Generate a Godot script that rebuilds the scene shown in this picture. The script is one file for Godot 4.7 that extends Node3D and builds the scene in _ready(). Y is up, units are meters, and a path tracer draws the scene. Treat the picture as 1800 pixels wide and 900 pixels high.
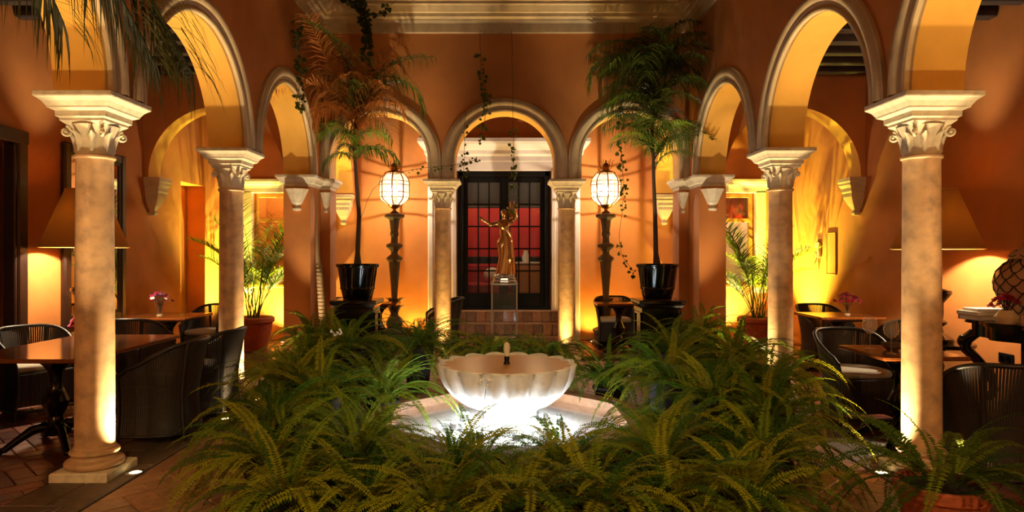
extends Node3D
# A night-time arcaded courtyard: metres, y up, the camera at the origin end looking along -Z. V(x, y, depth) writes points by their depth in front of the camera.

var M := {}
var names := {}
var rng := RandomNumberGenerator.new()

func V(x: float, y: float, d: float) -> Vector3:
	return Vector3(x, y, -d)

# ------------------------------------------------------------------ mesh builder
class MB:
	var st := SurfaceTool.new()
	var g := 0
	func _init() -> void:
		st.begin(Mesh.PRIMITIVE_TRIANGLES)
		st.set_smooth_group(-1)
	func flat() -> void:
		st.set_smooth_group(-1)
	func smooth() -> void:
		g += 1
		st.set_smooth_group(g)
	func tri(a: Vector3, b: Vector3, c: Vector3) -> void:
		st.add_vertex(a); st.add_vertex(c); st.add_vertex(b)
	func trin(a: Vector3, b: Vector3, c: Vector3, n: Vector3) -> void:
		if (b - a).cross(c - a).dot(n) >= 0.0: tri(a, b, c)
		else: tri(a, c, b)
	func quad(a: Vector3, b: Vector3, c: Vector3, d: Vector3) -> void:
		tri(a, b, c); tri(a, c, d)
	func quadn(a: Vector3, b: Vector3, c: Vector3, d: Vector3, n: Vector3) -> void:
		trin(a, b, c, n); trin(a, c, d, n)
	# rows of points; faces turned so that the cell in the middle looks along hint
	func grid(rows: Array, hint: Vector3, each := false) -> void:
		var i0 := (rows.size() - 1) / 2
		var j0: int = (rows[0].size() - 1) / 2
		var n: Vector3 = (rows[i0][j0 + 1] - rows[i0][j0]).cross(rows[i0 + 1][j0] - rows[i0][j0])
		if n.length() < 1e-9: n = (rows[i0 + 1][j0 + 1] - rows[i0][j0 + 1]).cross(rows[i0 + 1][j0 + 1] - rows[i0 + 1][j0])
		var flip := n.dot(hint) < 0.0
		for i in rows.size() - 1:
			if each: smooth()
			for j in rows[0].size() - 1:
				var a: Vector3 = rows[i][j]; var b: Vector3 = rows[i][j + 1]; var c: Vector3 = rows[i + 1][j + 1]; var d: Vector3 = rows[i + 1][j]
				if flip: quad(a, d, c, b)
				else: quad(a, b, c, d)
	# revolve a profile of (radius, y), bottom to top
	func lathe(prof: Array, segs: int, c := Vector3.ZERO, faceted := false, lobes := 0, depth := 0.0) -> void:
		var last := Vector2.ZERO
		smooth()
		for k in prof.size() - 1:
			var p: Vector2 = prof[k]; var q: Vector2 = prof[k + 1]
			var dir := (q - p).normalized()
			if k > 0 and absf(dir.angle_to(last)) > 0.6: smooth()
			if faceted: flat()
			last = dir
			for j in segs:
				var t0 := TAU * j / segs; var t1 := TAU * (j + 1) / segs
				var f0 := 1.0; var f1 := 1.0
				if lobes > 0:
					f0 = 1.0 - depth * (1.0 - absf(sin(t0 * lobes / 2.0))); f1 = 1.0 - depth * (1.0 - absf(sin(t1 * lobes / 2.0)))
				var a := c + Vector3(cos(t0) * p.x * f0, p.y, -sin(t0) * p.x * f0); var b := c + Vector3(cos(t1) * p.x * f1, p.y, -sin(t1) * p.x * f1)
				var e := c + Vector3(cos(t1) * q.x * f1, q.y, -sin(t1) * q.x * f1); var d := c + Vector3(cos(t0) * q.x * f0, q.y, -sin(t0) * q.x * f0)
				if p.x > 1e-5: tri(a, b, e)
				if q.x > 1e-5: tri(a, e, d)
	# square mouldings: (half width, y) bottom to top
	func square(prof: Array, c := Vector3.ZERO, caps := true, kx := 1.0, kz := 1.0) -> void:
		flat()
		var s := [Vector2(1, 1), Vector2(1, -1), Vector2(-1, -1), Vector2(-1, 1)]
		for k in prof.size() - 1:
			var p: Vector2 = prof[k]; var q: Vector2 = prof[k + 1]
			for j in 4:
				var u: Vector2 = s[j]; var v: Vector2 = s[(j + 1) % 4]
				quad(c + Vector3(u.x * p.x * kx, p.y, u.y * p.x * kz), c + Vector3(v.x * p.x * kx, p.y, v.y * p.x * kz), c + Vector3(v.x * q.x * kx, q.y, v.y * q.x * kz), c + Vector3(u.x * q.x * kx, q.y, u.y * q.x * kz))
		if caps:
			for e in [0, prof.size() - 1]:
				var p: Vector2 = prof[e]
				quadn(c + Vector3(p.x * kx, p.y, p.x * kz), c + Vector3(p.x * kx, p.y, -p.x * kz), c + Vector3(-p.x * kx, p.y, -p.x * kz), c + Vector3(-p.x * kx, p.y, p.x * kz), Vector3.DOWN if e == 0 else Vector3.UP)
	func box(c: Vector3, s: Vector3, ch := 0.0, b := Basis()) -> void:
		flat()
		var h := s * 0.5
		if ch <= 0.0:
			for ax in 3:
				for sg in [-1.0, 1.0]:
					var n := Vector3.ZERO; n[ax] = sg
					var u := Vector3.ZERO; u[(ax + 1) % 3] = h[(ax + 1) % 3]
					var w := Vector3.ZERO; w[(ax + 2) % 3] = h[(ax + 2) % 3]
					var m := n * h
					quadn(c + b * (m + u + w), c + b * (m - u + w), c + b * (m - u - w), c + b * (m + u - w), b * n)
			return
		var i := h - Vector3.ONE * ch
		var pt := func(sx: float, sy: float, sz: float, ax: int) -> Vector3:
			var p := Vector3(sx * i.x, sy * i.y, sz * i.z)
			p[ax] = (sx if ax == 0 else sy if ax == 1 else sz) * h[ax]
			return c + b * p
		for ax in 3:
			for sg in [-1.0, 1.0]:
				var q := []
				for e in [[1, 1], [-1, 1], [-1, -1], [1, -1]]:
					var s3 := [0.0, 0.0, 0.0]
					s3[ax] = sg; s3[(ax + 1) % 3] = float(e[0]); s3[(ax + 2) % 3] = float(e[1])
					q.append(pt.call(s3[0], s3[1], s3[2], ax))
				var n := Vector3.ZERO; n[ax] = sg
				quadn(q[0], q[1], q[2], q[3], b * n)
		for ax in 3:
			var a1 := (ax + 1) % 3; var a2 := (ax + 2) % 3
			for s1 in [-1.0, 1.0]:
				for s2 in [-1.0, 1.0]:
					var lo := [0.0, 0.0, 0.0]; lo[ax] = -1.0; lo[a1] = s1; lo[a2] = s2
					var hi := [0.0, 0.0, 0.0]; hi[ax] = 1.0; hi[a1] = s1; hi[a2] = s2
					var n := Vector3.ZERO; n[a1] = s1; n[a2] = s2
					quadn(pt.call(lo[0], lo[1], lo[2], a1), pt.call(hi[0], hi[1], hi[2], a1), pt.call(hi[0], hi[1], hi[2], a2), pt.call(lo[0], lo[1], lo[2], a2), b * n)
		for sx in [-1.0, 1.0]:
			for sy in [-1.0, 1.0]:
				for sz in [-1.0, 1.0]:
					trin(pt.call(sx, sy, sz, 0), pt.call(sx, sy, sz, 1), pt.call(sx, sy, sz, 2), b * Vector3(sx, sy, sz))
	func tube(path: Array, rad, segs := 6, caps := true) -> void:
		smooth()
		var n := path.size()
		var up := Vector3.UP
		var rings := []
		for i in n:
			var t: Vector3 = (path[mini(i + 1, n - 1)] - path[maxi(i - 1, 0)]).normalized()
			if i == 0 and absf(t.dot(up)) > 0.95: up = Vector3.RIGHT
			up = (up - t * up.dot(t)).normalized()
			var s := t.cross(up)
			var r: float = rad[i] if rad is Array else rad
			var ring := []
			for j in segs:
				var a := TAU * j / segs
				ring.append(path[i] + (up * cos(a) + s * sin(a)) * r)
			rings.append(ring)
		for i in n - 1:
			for j in segs:
				var k := (j + 1) % segs
				quad(rings[i][j], rings[i][k], rings[i + 1][k], rings[i + 1][j])
		if caps:
			flat()
			for j in range(1, segs - 1):
				tri(rings[0][0], rings[0][j + 1], rings[0][j])
				tri(rings[n - 1][0], rings[n - 1][j], rings[n - 1][j + 1])
	# a polygon in its own plane, put into space by two axes, with a thickness along w; edges between two marked points are left open
	func extrude(poly: PackedVector2Array, o: Vector3, u: Vector3, v: Vector3, w: Vector3, open := {}) -> void:
		flat()
		var idx := Geometry2D.triangulate_polygon(poly)
		for k in range(0, idx.size(), 3):
			var a := o + u * poly[idx[k]].x + v * poly[idx[k]].y; var b := o + u * poly[idx[k + 1]].x + v * poly[idx[k + 1]].y; var c := o + u * poly[idx[k + 2]].x + v * poly[idx[k + 2]].y
			trin(a, b, c, -w); trin(a + w, b + w, c + w, w)
		var area := 0.0
		for k in poly.size():
			area += poly[k].cross(poly[(k + 1) % poly.size()])
		for k in poly.size():
			var p := poly[k]; var q := poly[(k + 1) % poly.size()]
			if open.has(k): continue
			var n2 := Vector2((q - p).y, -(q - p).x) * signf(area)
			var a := o + u * p.x + v * p.y; var b := o + u * q.x + v * q.y
			quadn(a, b, b + w, a + w, u * n2.x + v * n2.y)
	func ball(c: Vector3, r: Vector3, segs := 10, b := Basis()) -> void:
		smooth()
		var rows := segs / 2
		for i in rows:
			var f0 := -PI / 2 + PI * i / rows; var f1 := -PI / 2 + PI * (i + 1) / rows
			for j in segs:
				var t0 := TAU * j / segs; var t1 := TAU * (j + 1) / segs
				var p0 := c + b * (Vector3(cos(f0) * cos(t0), sin(f0), -cos(f0) * sin(t0)) * r); var p1 := c + b * (Vector3(cos(f0) * cos(t1), sin(f0), -cos(f0) * sin(t1)) * r)
				var q1 := c + b * (Vector3(cos(f1) * cos(t1), sin(f1), -cos(f1) * sin(t1)) * r); var q0 := c + b * (Vector3(cos(f1) * cos(t0), sin(f1), -cos(f1) * sin(t0)) * r)
				if i > 0: tri(p0, p1, q1)
				if i < rows - 1: tri(p0, q1, q0)
	func done() -> ArrayMesh:
		st.generate_normals()
		st.index()
		return st.commit()

# ------------------------------------------------------------------ objects
func numbered(called: String) -> String:
	var n: int = names.get(called, -1) + 1
	names[called] = n
	return called if n == 0 else "%s_%03d" % [called, n]

func tag(o: Node, label: String, category := "", group := "") -> Node:
	o.set_meta("label", label)
	if category: o.set_meta("category", category)
	if group: o.set_meta("group", group)
	return o

func thing(called: String, label: String, category: String, at := Vector3.ZERO, turn := 0.0, group := "") -> Node3D:
	var o := Node3D.new()
	o.name = numbered(called)
	add_child(o)
	o.position = at
	o.rotation.y = deg_to_rad(turn)
	tag(o, label, category, group)
	return o

func part(called: String, m, mat: Material, parent: Node3D, at := Vector3.ZERO, basis := Basis()) -> MeshInstance3D:
	var o := MeshInstance3D.new()
	o.name = called
	o.mesh = m.done() if m is MB else m
	o.material_override = mat
	parent.add_child(o, true)
	o.transform = Transform3D(basis, at)
	return o

func solo(called: String, m, mat: Material, label: String, category: String, at := Vector3.ZERO, turn := 0.0, group := "") -> MeshInstance3D:
	var o := part(numbered(called), m, mat, self, at, Basis(Vector3.UP, deg_to_rad(turn)))
	tag(o, label, category, group)
	return o

func struct(called: String, m, mat: Material, label: String) -> MeshInstance3D:
	var o := part(numbered(called), m, mat, self)
	o.set_meta("kind", "structure")
	o.set_meta("label", label)
	return o

func stuff(o: Node) -> Node:
	o.set_meta("kind", "stuff")
	return o

func dup(src: Node3D, base: String, at: Vector3, turn: float, label: String, group := "") -> Node3D:
	var o := src.duplicate() as Node3D
	o.name = numbered(base)
	add_child(o)
	o.position = at
	o.rotation.y = deg_to_rad(turn)
	o.set_meta("label", label)
	if group: o.set_meta("group", group)
	return o

# ------------------------------------------------------------------ lights
func omni(parent: Node3D, at: Vector3, col: Color, e: float, size := 0.04) -> void:
	var l := OmniLight3D.new()
	l.name = "lamp_light"
	l.light_color = col; l.light_energy = e; l.light_size = size; l.omni_range = 30.0; l.omni_attenuation = 2.0; l.shadow_enabled = true
	parent.add_child(l, true)
	l.position = at

func spot(parent: Node3D, at: Vector3, dir: Vector3, col: Color, e: float, ang: float, soft := 0.6, size := 0.03) -> void:
	var l := SpotLight3D.new()
	l.name = "lamp_light"
	l.light_color = col; l.light_energy = e; l.light_size = size; l.spot_range = 30.0; l.spot_attenuation = 2.0; l.spot_angle = ang; l.spot_angle_attenuation = soft; l.shadow_enabled = true
	parent.add_child(l, true)
	l.position = at
	var z := -dir.normalized()
	var x := (Vector3.RIGHT if absf(z.x) < 0.9 else Vector3.UP).cross(z).normalized()
	l.basis = Basis(x, z.cross(x), z)

# ------------------------------------------------------------------ materials
func noise_tex(freq: float, sd: int, a: Color, b: Color, c: Color, octaves := 5, size := 512) -> NoiseTexture2D:
	var n := FastNoiseLite.new()
	n.noise_type = FastNoiseLite.TYPE_SIMPLEX_SMOOTH
	n.seed = sd; n.frequency = freq; n.fractal_octaves = octaves; n.fractal_gain = 0.55
	var t := NoiseTexture2D.new()
	t.width = size; t.height = size; t.seamless = true; t.noise = n
	var gr := Gradient.new()
	gr.set_color(0, a); gr.set_color(1, c); gr.add_point(0.5, b)
	t.color_ramp = gr
	return t

func bump_tex(freq: float, sd: int, strength: float, octaves := 4) -> NoiseTexture2D:
	var n := FastNoiseLite.new()
	n.seed = sd; n.frequency = freq; n.fractal_octaves = octaves
	var t := NoiseTexture2D.new()
	t.width = 512; t.height = 512; t.seamless = true; t.noise = n; t.as_normal_map = true; t.bump_strength = strength
	return t

func mat(key: String, col: Color, rough := 0.8, metal := 0.0) -> StandardMaterial3D:
	var m := StandardMaterial3D.new()
	m.resource_name = key
	m.albedo_color = col; m.roughness = rough; m.metallic = metal
	M[key] = m
	return m

func textured(key: String, col: Color, dark: float, light: float, freq: float, scale: float, rough: float, bump := 0.0, world := true, tint := Color.WHITE) -> StandardMaterial3D:
	var m := mat(key, Color.WHITE, rough)
	m.albedo_texture = noise_tex(freq, hash(key) % 1000, Color(col.r * dark, col.g * dark, col.b * dark), col, Color(minf(1, col.r * light * tint.r), minf(1, col.g * light * tint.g), minf(1, col.b * light * tint.b)))
	m.uv1_triplanar = true
	m.uv1_world_triplanar = world
	m.uv1_scale = Vector3.ONE * scale
	if bump > 0.0:
		m.normal_enabled = true
		m.normal_texture = bump_tex(freq * 2.0, hash(key) % 777, bump)
		m.normal_scale = 0.6
	return m

func leafy(key: String, col: Color, back := 0.35, rough := 0.5) -> StandardMaterial3D:
	var m := mat(key, col, rough)
	m.cull_mode = BaseMaterial3D.CULL_DISABLED
	m.metallic_specular = 0.22
	m.backlight_enabled = true
	var mx := maxf(col.r, maxf(col.g, col.b))
	m.backlight = Color(col.r / mx, col.g / mx, col.b / mx) * (back + 0.25)
	return m

func glow(key: String, col: Color, e: float) -> StandardMaterial3D:
	var m := mat(key, Color(0.9, 0.9, 0.9), 0.4)
	m.emission_enabled = true; m.emission = col; m.emission_energy_multiplier = e
	return m

func materials() -> void:
	textured("plaster", Color(0.75, 0.47, 0.22), 0.86, 1.1, 0.006, 0.22, 0.85, 1.2)
	textured("soffit_paint", Color(0.86, 0.64, 0.26), 0.92, 1.05, 0.01, 0.3, 0.85, 0.8)
	textured("stone_trim", Color(0.78, 0.68, 0.52), 0.88, 1.08, 0.012, 0.5, 0.75, 1.0)
	textured("capital_stone", Color(0.84, 0.78, 0.66), 0.86, 1.06, 0.02, 1.0, 0.7, 1.5)
	textured("marble", Color(0.75, 0.60, 0.44), 0.76, 1.14, 0.011, 1.2, 0.45, 0.6, true, Color(1, 0.98, 0.92))
	textured("white_paint", Color(0.82, 0.77, 0.72), 0.95, 1.02, 0.01, 0.5, 0.6)
	textured("dark_beam", Color(0.17, 0.085, 0.045), 0.7, 1.3, 0.02, 0.8, 0.7, 1.0)
	textured("brick_red", Color(0.40, 0.19, 0.12), 0.75, 1.2, 0.03, 1.2, 0.34, 2.0)
	textured("brick_dark", Color(0.31, 0.15, 0.10), 0.75, 1.2, 0.03, 1.2, 0.30, 2.0)
	textured("brick_pale", Color(0.47, 0.25, 0.16), 0.75, 1.2, 0.03, 1.2, 0.38, 2.0)
	textured("tile_tan", Color(0.56, 0.41, 0.29), 0.8, 1.15, 0.02, 1.0, 0.5, 1.5)
	textured("tile_brown", Color(0.48, 0.34, 0.24), 0.8, 1.15, 0.02, 1.0, 0.48, 1.5)
	textured("tile_warm", Color(0.60, 0.42, 0.28), 0.8, 1.15, 0.02, 1.0, 0.52, 1.5)
	textured("mortar", Color(0.22, 0.15, 0.11), 0.8, 1.2, 0.05, 1.0, 0.95)
	textured("slab_stone", Color(0.34, 0.27, 0.20), 0.75, 1.2, 0.02, 1.5, 0.5, 1.5)
	textured("terracotta", Color(0.66, 0.33, 0.19), 0.8, 1.15, 0.02, 2.0, 0.8, 1.0, false)
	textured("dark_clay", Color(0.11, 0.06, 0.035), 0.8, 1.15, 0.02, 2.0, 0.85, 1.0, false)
	textured("fountain_marble", Color(0.84, 0.82, 0.79), 0.86, 1.05, 0.015, 1.6, 0.4, 0.6, false)
	textured("dark_wood", Color(0.16, 0.085, 0.05), 0.7, 1.25, 0.02, 1.5, 0.35, 0.5)
	textured("table_wood", Color(0.46, 0.25, 0.11), 0.85, 1.12, 0.02, 2.0, 0.13, 0.0)
	textured("gold_wood", Color(0.72, 0.48, 0.20), 0.85, 1.1, 0.02, 2.0, 0.5)
	textured("soil", Color(0.10, 0.07, 0.05), 0.6, 1.4, 0.05, 3.0, 1.0, 3.0)
	textured("torch_wood", Color(0.36, 0.29, 0.22), 0.7, 1.2, 0.03, 3.0, 0.6, 1.0)
	mat("rattan", Color(0.15, 0.12, 0.10), 0.6)
	mat("rattan_frame", Color(0.12, 0.095, 0.08), 0.45)
	var cu := mat("cushion", Color(0.80, 0.74, 0.66), 0.9)
	cu.rim_enabled = true; cu.rim = 0.3
	mat("black_gloss", Color(0.025, 0.022, 0.022), 0.12)
	mat("black_paint", Color(0.03, 0.026, 0.025), 0.5).metallic_specular = 0.3
	mat("iron", Color(0.05, 0.05, 0.055), 0.35, 0.6)
	mat("brass", Color(0.65, 0.48, 0.22), 0.3, 1.0)
	mat("silver_metal", Color(0.62, 0.60, 0.58), 0.35, 1.0)
	var bz := mat("bronze", Color(0.55, 0.39, 0.23), 0.33, 1.0)
	bz.normal_enabled = true; bz.normal_texture = bump_tex(0.02, 5, 1.0); bz.uv1_triplanar = true; bz.uv1_scale = Vector3.ONE * 3.0
	mat("mirror_glass", Color(0.85, 0.85, 0.85), 0.03, 1.0)
	var gl := mat("clear_glass", Color(0.95, 0.98, 1.0, 0.015), 0.02)
	gl.transparency = BaseMaterial3D.TRANSPARENCY_ALPHA
	gl.metallic_specular = 0.25
	var la := mat("lantern_glass", Color(0.98, 0.98, 0.98, 0.05), 0.13)
	la.transparency = BaseMaterial3D.TRANSPARENCY_ALPHA
	var wa := mat("water_pane", Color(0.93, 0.96, 1.0, 0.05), 0.03)
	wa.transparency = BaseMaterial3D.TRANSPARENCY_ALPHA
	wa.normal_enabled = true; wa.normal_texture = bump_tex(0.01, 9, 0.7, 2); wa.uv1_triplanar = true; wa.uv1_scale = Vector3.ONE * 1.2; wa.normal_scale = 0.12
	var wg := mat("wine_glass", Color(1.0, 1.0, 1.0, 0.06), 0.03)
	wg.transparency = BaseMaterial3D.TRANSPARENCY_ALPHA
	var jt := mat("jet", Color(1.0, 0.96, 0.9, 0.35), 0.25)
	jt.transparency = BaseMaterial3D.TRANSPARENCY_ALPHA
	var wb := mat("water_bowl", Color(0.76, 0.54, 0.24), 0.28)  # reflection of the orange wall is put into the water colour
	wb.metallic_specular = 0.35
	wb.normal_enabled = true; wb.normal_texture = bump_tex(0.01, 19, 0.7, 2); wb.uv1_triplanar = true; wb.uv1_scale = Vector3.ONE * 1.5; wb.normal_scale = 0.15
	var sh := mat("shade_cloth", Color(0.50, 0.30, 0.11), 0.9)
	sh.backlight_enabled = true; sh.backlight = Color(0.36, 0.26, 0.12)
	mat("book_cream", Color(0.82, 0.72, 0.58), 0.7)
	mat("book_white", Color(0.86, 0.84, 0.80), 0.6)
	mat("book_brown", Color(0.50, 0.36, 0.26), 0.6)
	mat("jar_glaze", Color(0.66, 0.50, 0.37), 0.3)
	mat("jar_line", Color(0.10, 0.07, 0.05), 0.35)
	mat("cream_glaze", Color(0.84, 0.74, 0.58), 0.25)
	mat("petal_pink", Color(0.74, 0.10, 0.34), 0.6)
	mat("petal_red", Color(0.70, 0.08, 0.10), 0.6)
	mat("petal_lilac", Color(0.56, 0.20, 0.48), 0.6)
	mat("petal_white", Color(0.90, 0.88, 0.84), 0.6)
	mat("red_paint", Color(0.72, 0.06, 0.06), 0.7)
	mat("red_cloth", Color(0.62, 0.06, 0.08), 0.9)
	mat("white_cloth", Color(0.85, 0.80, 0.74), 0.9)
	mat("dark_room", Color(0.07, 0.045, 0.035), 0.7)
	leafy("fern_green", Color(0.33, 0.375, 0.06), 0.2, 0.7)
	leafy("fern_olive", Color(0.43, 0.42, 0.06), 0.2, 0.7)
	leafy("fern_dark", Color(0.24, 0.31, 0.06), 0.2, 0.7)
	leafy("fern_deep", Color(0.16, 0.24, 0.04), 0.25, 0.7)
	leafy("strap_green", Color(0.38, 0.46, 0.13), 0.15, 0.6)
	leafy("palm_green", Color(0.16, 0.19, 0.07), 0.2)
	leafy("palm_dark", Color(0.12, 0.115, 0.05), 0.1)  # dark brownish leaf colour of the near palm
	leafy("palm_bright", Color(0.36, 0.42, 0.12), 0.3)
	leafy("palm_dry", Color(0.64, 0.40, 0.19), 0.3, 0.7)
	leafy("ivy_green", Color(0.21, 0.235, 0.08), 0.05)
	mat("stem_brown", Color(0.22, 0.14, 0.07), 0.8)
	mat("cane_pale", Color(0.62, 0.50, 0.34), 0.7)
	mat("trunk_grey", Color(0.26, 0.20, 0.13), 0.85)
	glow("bulb_white", Color(1.0, 0.95, 0.88), 12.0)
	glow("bulb_warm", Color(1.0, 0.72, 0.38), 8.0)
	glow("lens_warm", Color(1.0, 0.86, 0.62), 6.0)
	glow("lens_cool", Color(0.92, 0.96, 1.0), 3.0)

# ------------------------------------------------------------------ the setting
const SPRING := 2.56
const COURT := 2.6          # half width of the court between its two side walls
const WALL := 0.36          # thickness of the arcade walls
const OUT := 4.95           # gallery wall faces
const BACK_A := 9.65        # court face of the back arcade
const BACK_W := 11.95       # back wall
const TOP := 5.2

func arch_points(c: float, r: float, y0: float, stilt: float, n := 32) -> Array:
	var out := []
	if stilt > 0.0: out.append(Vector2(c - r, y0))
	for k in n + 1:
		var a := PI - PI * k / n
		out.append(Vector2(c + cos(a) * r, y0 + stilt + sin(a) * r))
	if stilt > 0.0: out.append(Vector2(c + r, y0))
	return out

# underside of an arch: the painted soffit, and the moulded stone ring on its face
func soffit(parent: Node3D, pts: Array, o: Vector3, u: Vector3, v: Vector3, w: Vector3) -> void:
	var m := MB.new()
	m.smooth()
	var rows := [[], []]
	for p in pts:
		rows[0].append(o + u * p.x + v * p.y)
		rows[1].append(o + u * p.x + v * p.y + w)
	m.grid(rows, -v)
	part("soffit", m, M.soffit_paint, parent)

func ring(parent: Node3D, c: float, r: float, y0: float, stilt: float, o: Vector3, u: Vector3, v: Vector3, out: Vector3, width := 0.185) -> void:
	var prof := [[0.0, -0.02], [0.0, 0.03], [0.018, 0.042], [0.036, 0.03], [0.046, 0.014], [0.058, 0.02], [0.085, 0.046], [0.12, 0.060], [0.15, 0.056], [0.17, 0.034], [0.185, 0.030], [0.185, -0.02]]
	var m := MB.new()
	var rows := []
	for p in prof:
		var row := []
		for q in arch_points(c, r + p[0] * width / 0.185, y0, stilt, 32):
			row.append(o + u * q.x + v * q.y + out * p[1])
		rows.append(row)
	m.flat()
	m.smooth()
	var k := 0
	for i in rows.size() - 1:
		if i in [1, 3, 5, 9, 10]: m.smooth()
		var pair := [rows[i], rows[i + 1]]
		var mid := c
		var top: Vector3 = o + u * c + v * (y0 + stilt + r)
		var hint: Vector3 = out if i > 0 and i < rows.size() - 2 else (-v if i == 0 else v)
		# orient by the middle of the arch
		var j: int = rows[0].size() / 2 - 1
		var a: Vector3 = pair[0][j]; var b: Vector3 = pair[0][j + 1]; var d: Vector3 = pair[1][j]
		var n := (b - a).cross(d - a)
		var dr: float = prof[i + 1][0] - prof[i][0]; var dv: float = prof[i + 1][1] - prof[i][1]
		var want := out * dr - v * dv
		var flip := n.dot(want) < 0.0
		for jj in rows[0].size() - 1:
			if flip: m.quad(pair[0][jj], pair[1][jj], pair[1][jj + 1], pair[0][jj + 1])
			else: m.quad(pair[0][jj], pair[0][jj + 1], pair[1][jj + 1], pair[1][jj])
	part("archivolt", m, M.stone_trim, parent)

# polygon of a wall with arches cut from below; segs: [centre, radius, stilt], leg: x where the wall reaches the floor at either end
func arcade(label: String, called: String, x0: float, x1: float, feet0: float, feet1: float, arches: Array, top: float, o: Vector3, u: Vector3, w: Vector3, out: Vector3, rings := true) -> Node3D:
	var poly := PackedVector2Array()
	var open := {}
	poly.append(Vector2(x0, 0.0 if feet0 > x0 else SPRING))
	if feet0 > x0:
		poly.append(Vector2(feet0, 0.0))
	for a in arches:
		var pts := arch_points(a[0], a[1], SPRING, a[2])
		for k in pts.size():
			if k > 0: open[poly.size() - 1] = true
			if poly[poly.size() - 1].distance_to(pts[k]) > 1e-4: poly.append(pts[k])
	if feet1 < x1:
		poly.append(Vector2(feet1, 0.0)); poly.append(Vector2(x1, 0.0))
	else:
		poly.append(Vector2(x1, SPRING))
	poly.append(Vector2(x1, top)); poly.append(Vector2(x0, top))
	var m := MB.new()
	m.extrude(poly, o, u, Vector3.UP, w, open)
	var wall := struct(called, m, M.plaster, label)
	for a in arches:
		soffit(wall, arch_points(a[0], a[1], SPRING, a[2]), o, u, Vector3.UP, w)
		if rings: ring(wall, a[0], a[1], SPRING, a[2], o if out.dot(w) < 0 else o + w, u, Vector3.UP, out)
	return wall

# mouldings along a path in plan: out is the side they stand out to
func moulding(path: Array, prof: Array, side: float) -> MB:
	var m := MB.new()
	var n := path.size()
	var dirs := []
	for i in n:
		var d0: Vector2 = (path[i] - path[maxi(i - 1, 0)]).normalized() if i > 0 else (path[1] - path[0]).normalized()
		var d1: Vector2 = (path[mini(i + 1, n - 1)] - path[i]).normalized() if i < n - 1 else d0
		var n0 := Vector2(d0.y, -d0.x) * side; var n1 := Vector2(d1.y, -d1.x) * side
		var b := (n0 + n1).normalized()
		dirs.append(b / maxf(0.3, b.dot(n0)))
	for i in n - 1:
		var nn: Vector2 = (path[i + 1] - path[i]).normalized()
		var outn := Vector3(nn.y * side, 0, nn.x * side)   # plan (x, depth) -> godot (x, -depth)
		for k in prof.size() - 1:
			var p: Vector2 = prof[k]; var q: Vector2 = prof[k + 1]
			var pa: Vector2 = path[i] + dirs[i] * p.x; var pb: Vector2 = path[i + 1] + dirs[i + 1] * p.x
			var qa: Vector2 = path[i] + dirs[i] * q.x; var qb: Vector2 = path[i + 1] + dirs[i + 1] * q.x
			var want := outn * (q.y - p.y) - Vector3.UP * (q.x - p.x)
			m.quadn(V(pa.x, p.y, pa.y), V(pb.x, p.y, pb.y), V(qb.x, q.y, qb.y), V(qa.x, q.y, qa.y), want)
	return m

func wall_with_hole(called: String, label: String, o: Vector3, u: Vector3, w: Vector3, poly: Array) -> MeshInstance3D:
	var m := MB.new()
	m.extrude(PackedVector2Array(poly), o, u, Vector3.UP, w)
	return struct(called, m, M.plaster, label)

const IMPOST := [[-0.10, 2.352], [-0.062, 2.385], [-0.062, 2.40], [-0.045, 2.41], [-0.043, 2.445], [-0.01, 2.46], [-0.008, 2.47], [0.012, 2.50], [0.03, 2.515], [0.042, 2.522], [0.045, 2.53], [0.045, 2.556], [0.038, 2.56]]

func pair(a: Array) -> Array:
	var out := []
	for p in a: out.append(Vector2(p[0], p[1]))
	return out

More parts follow.
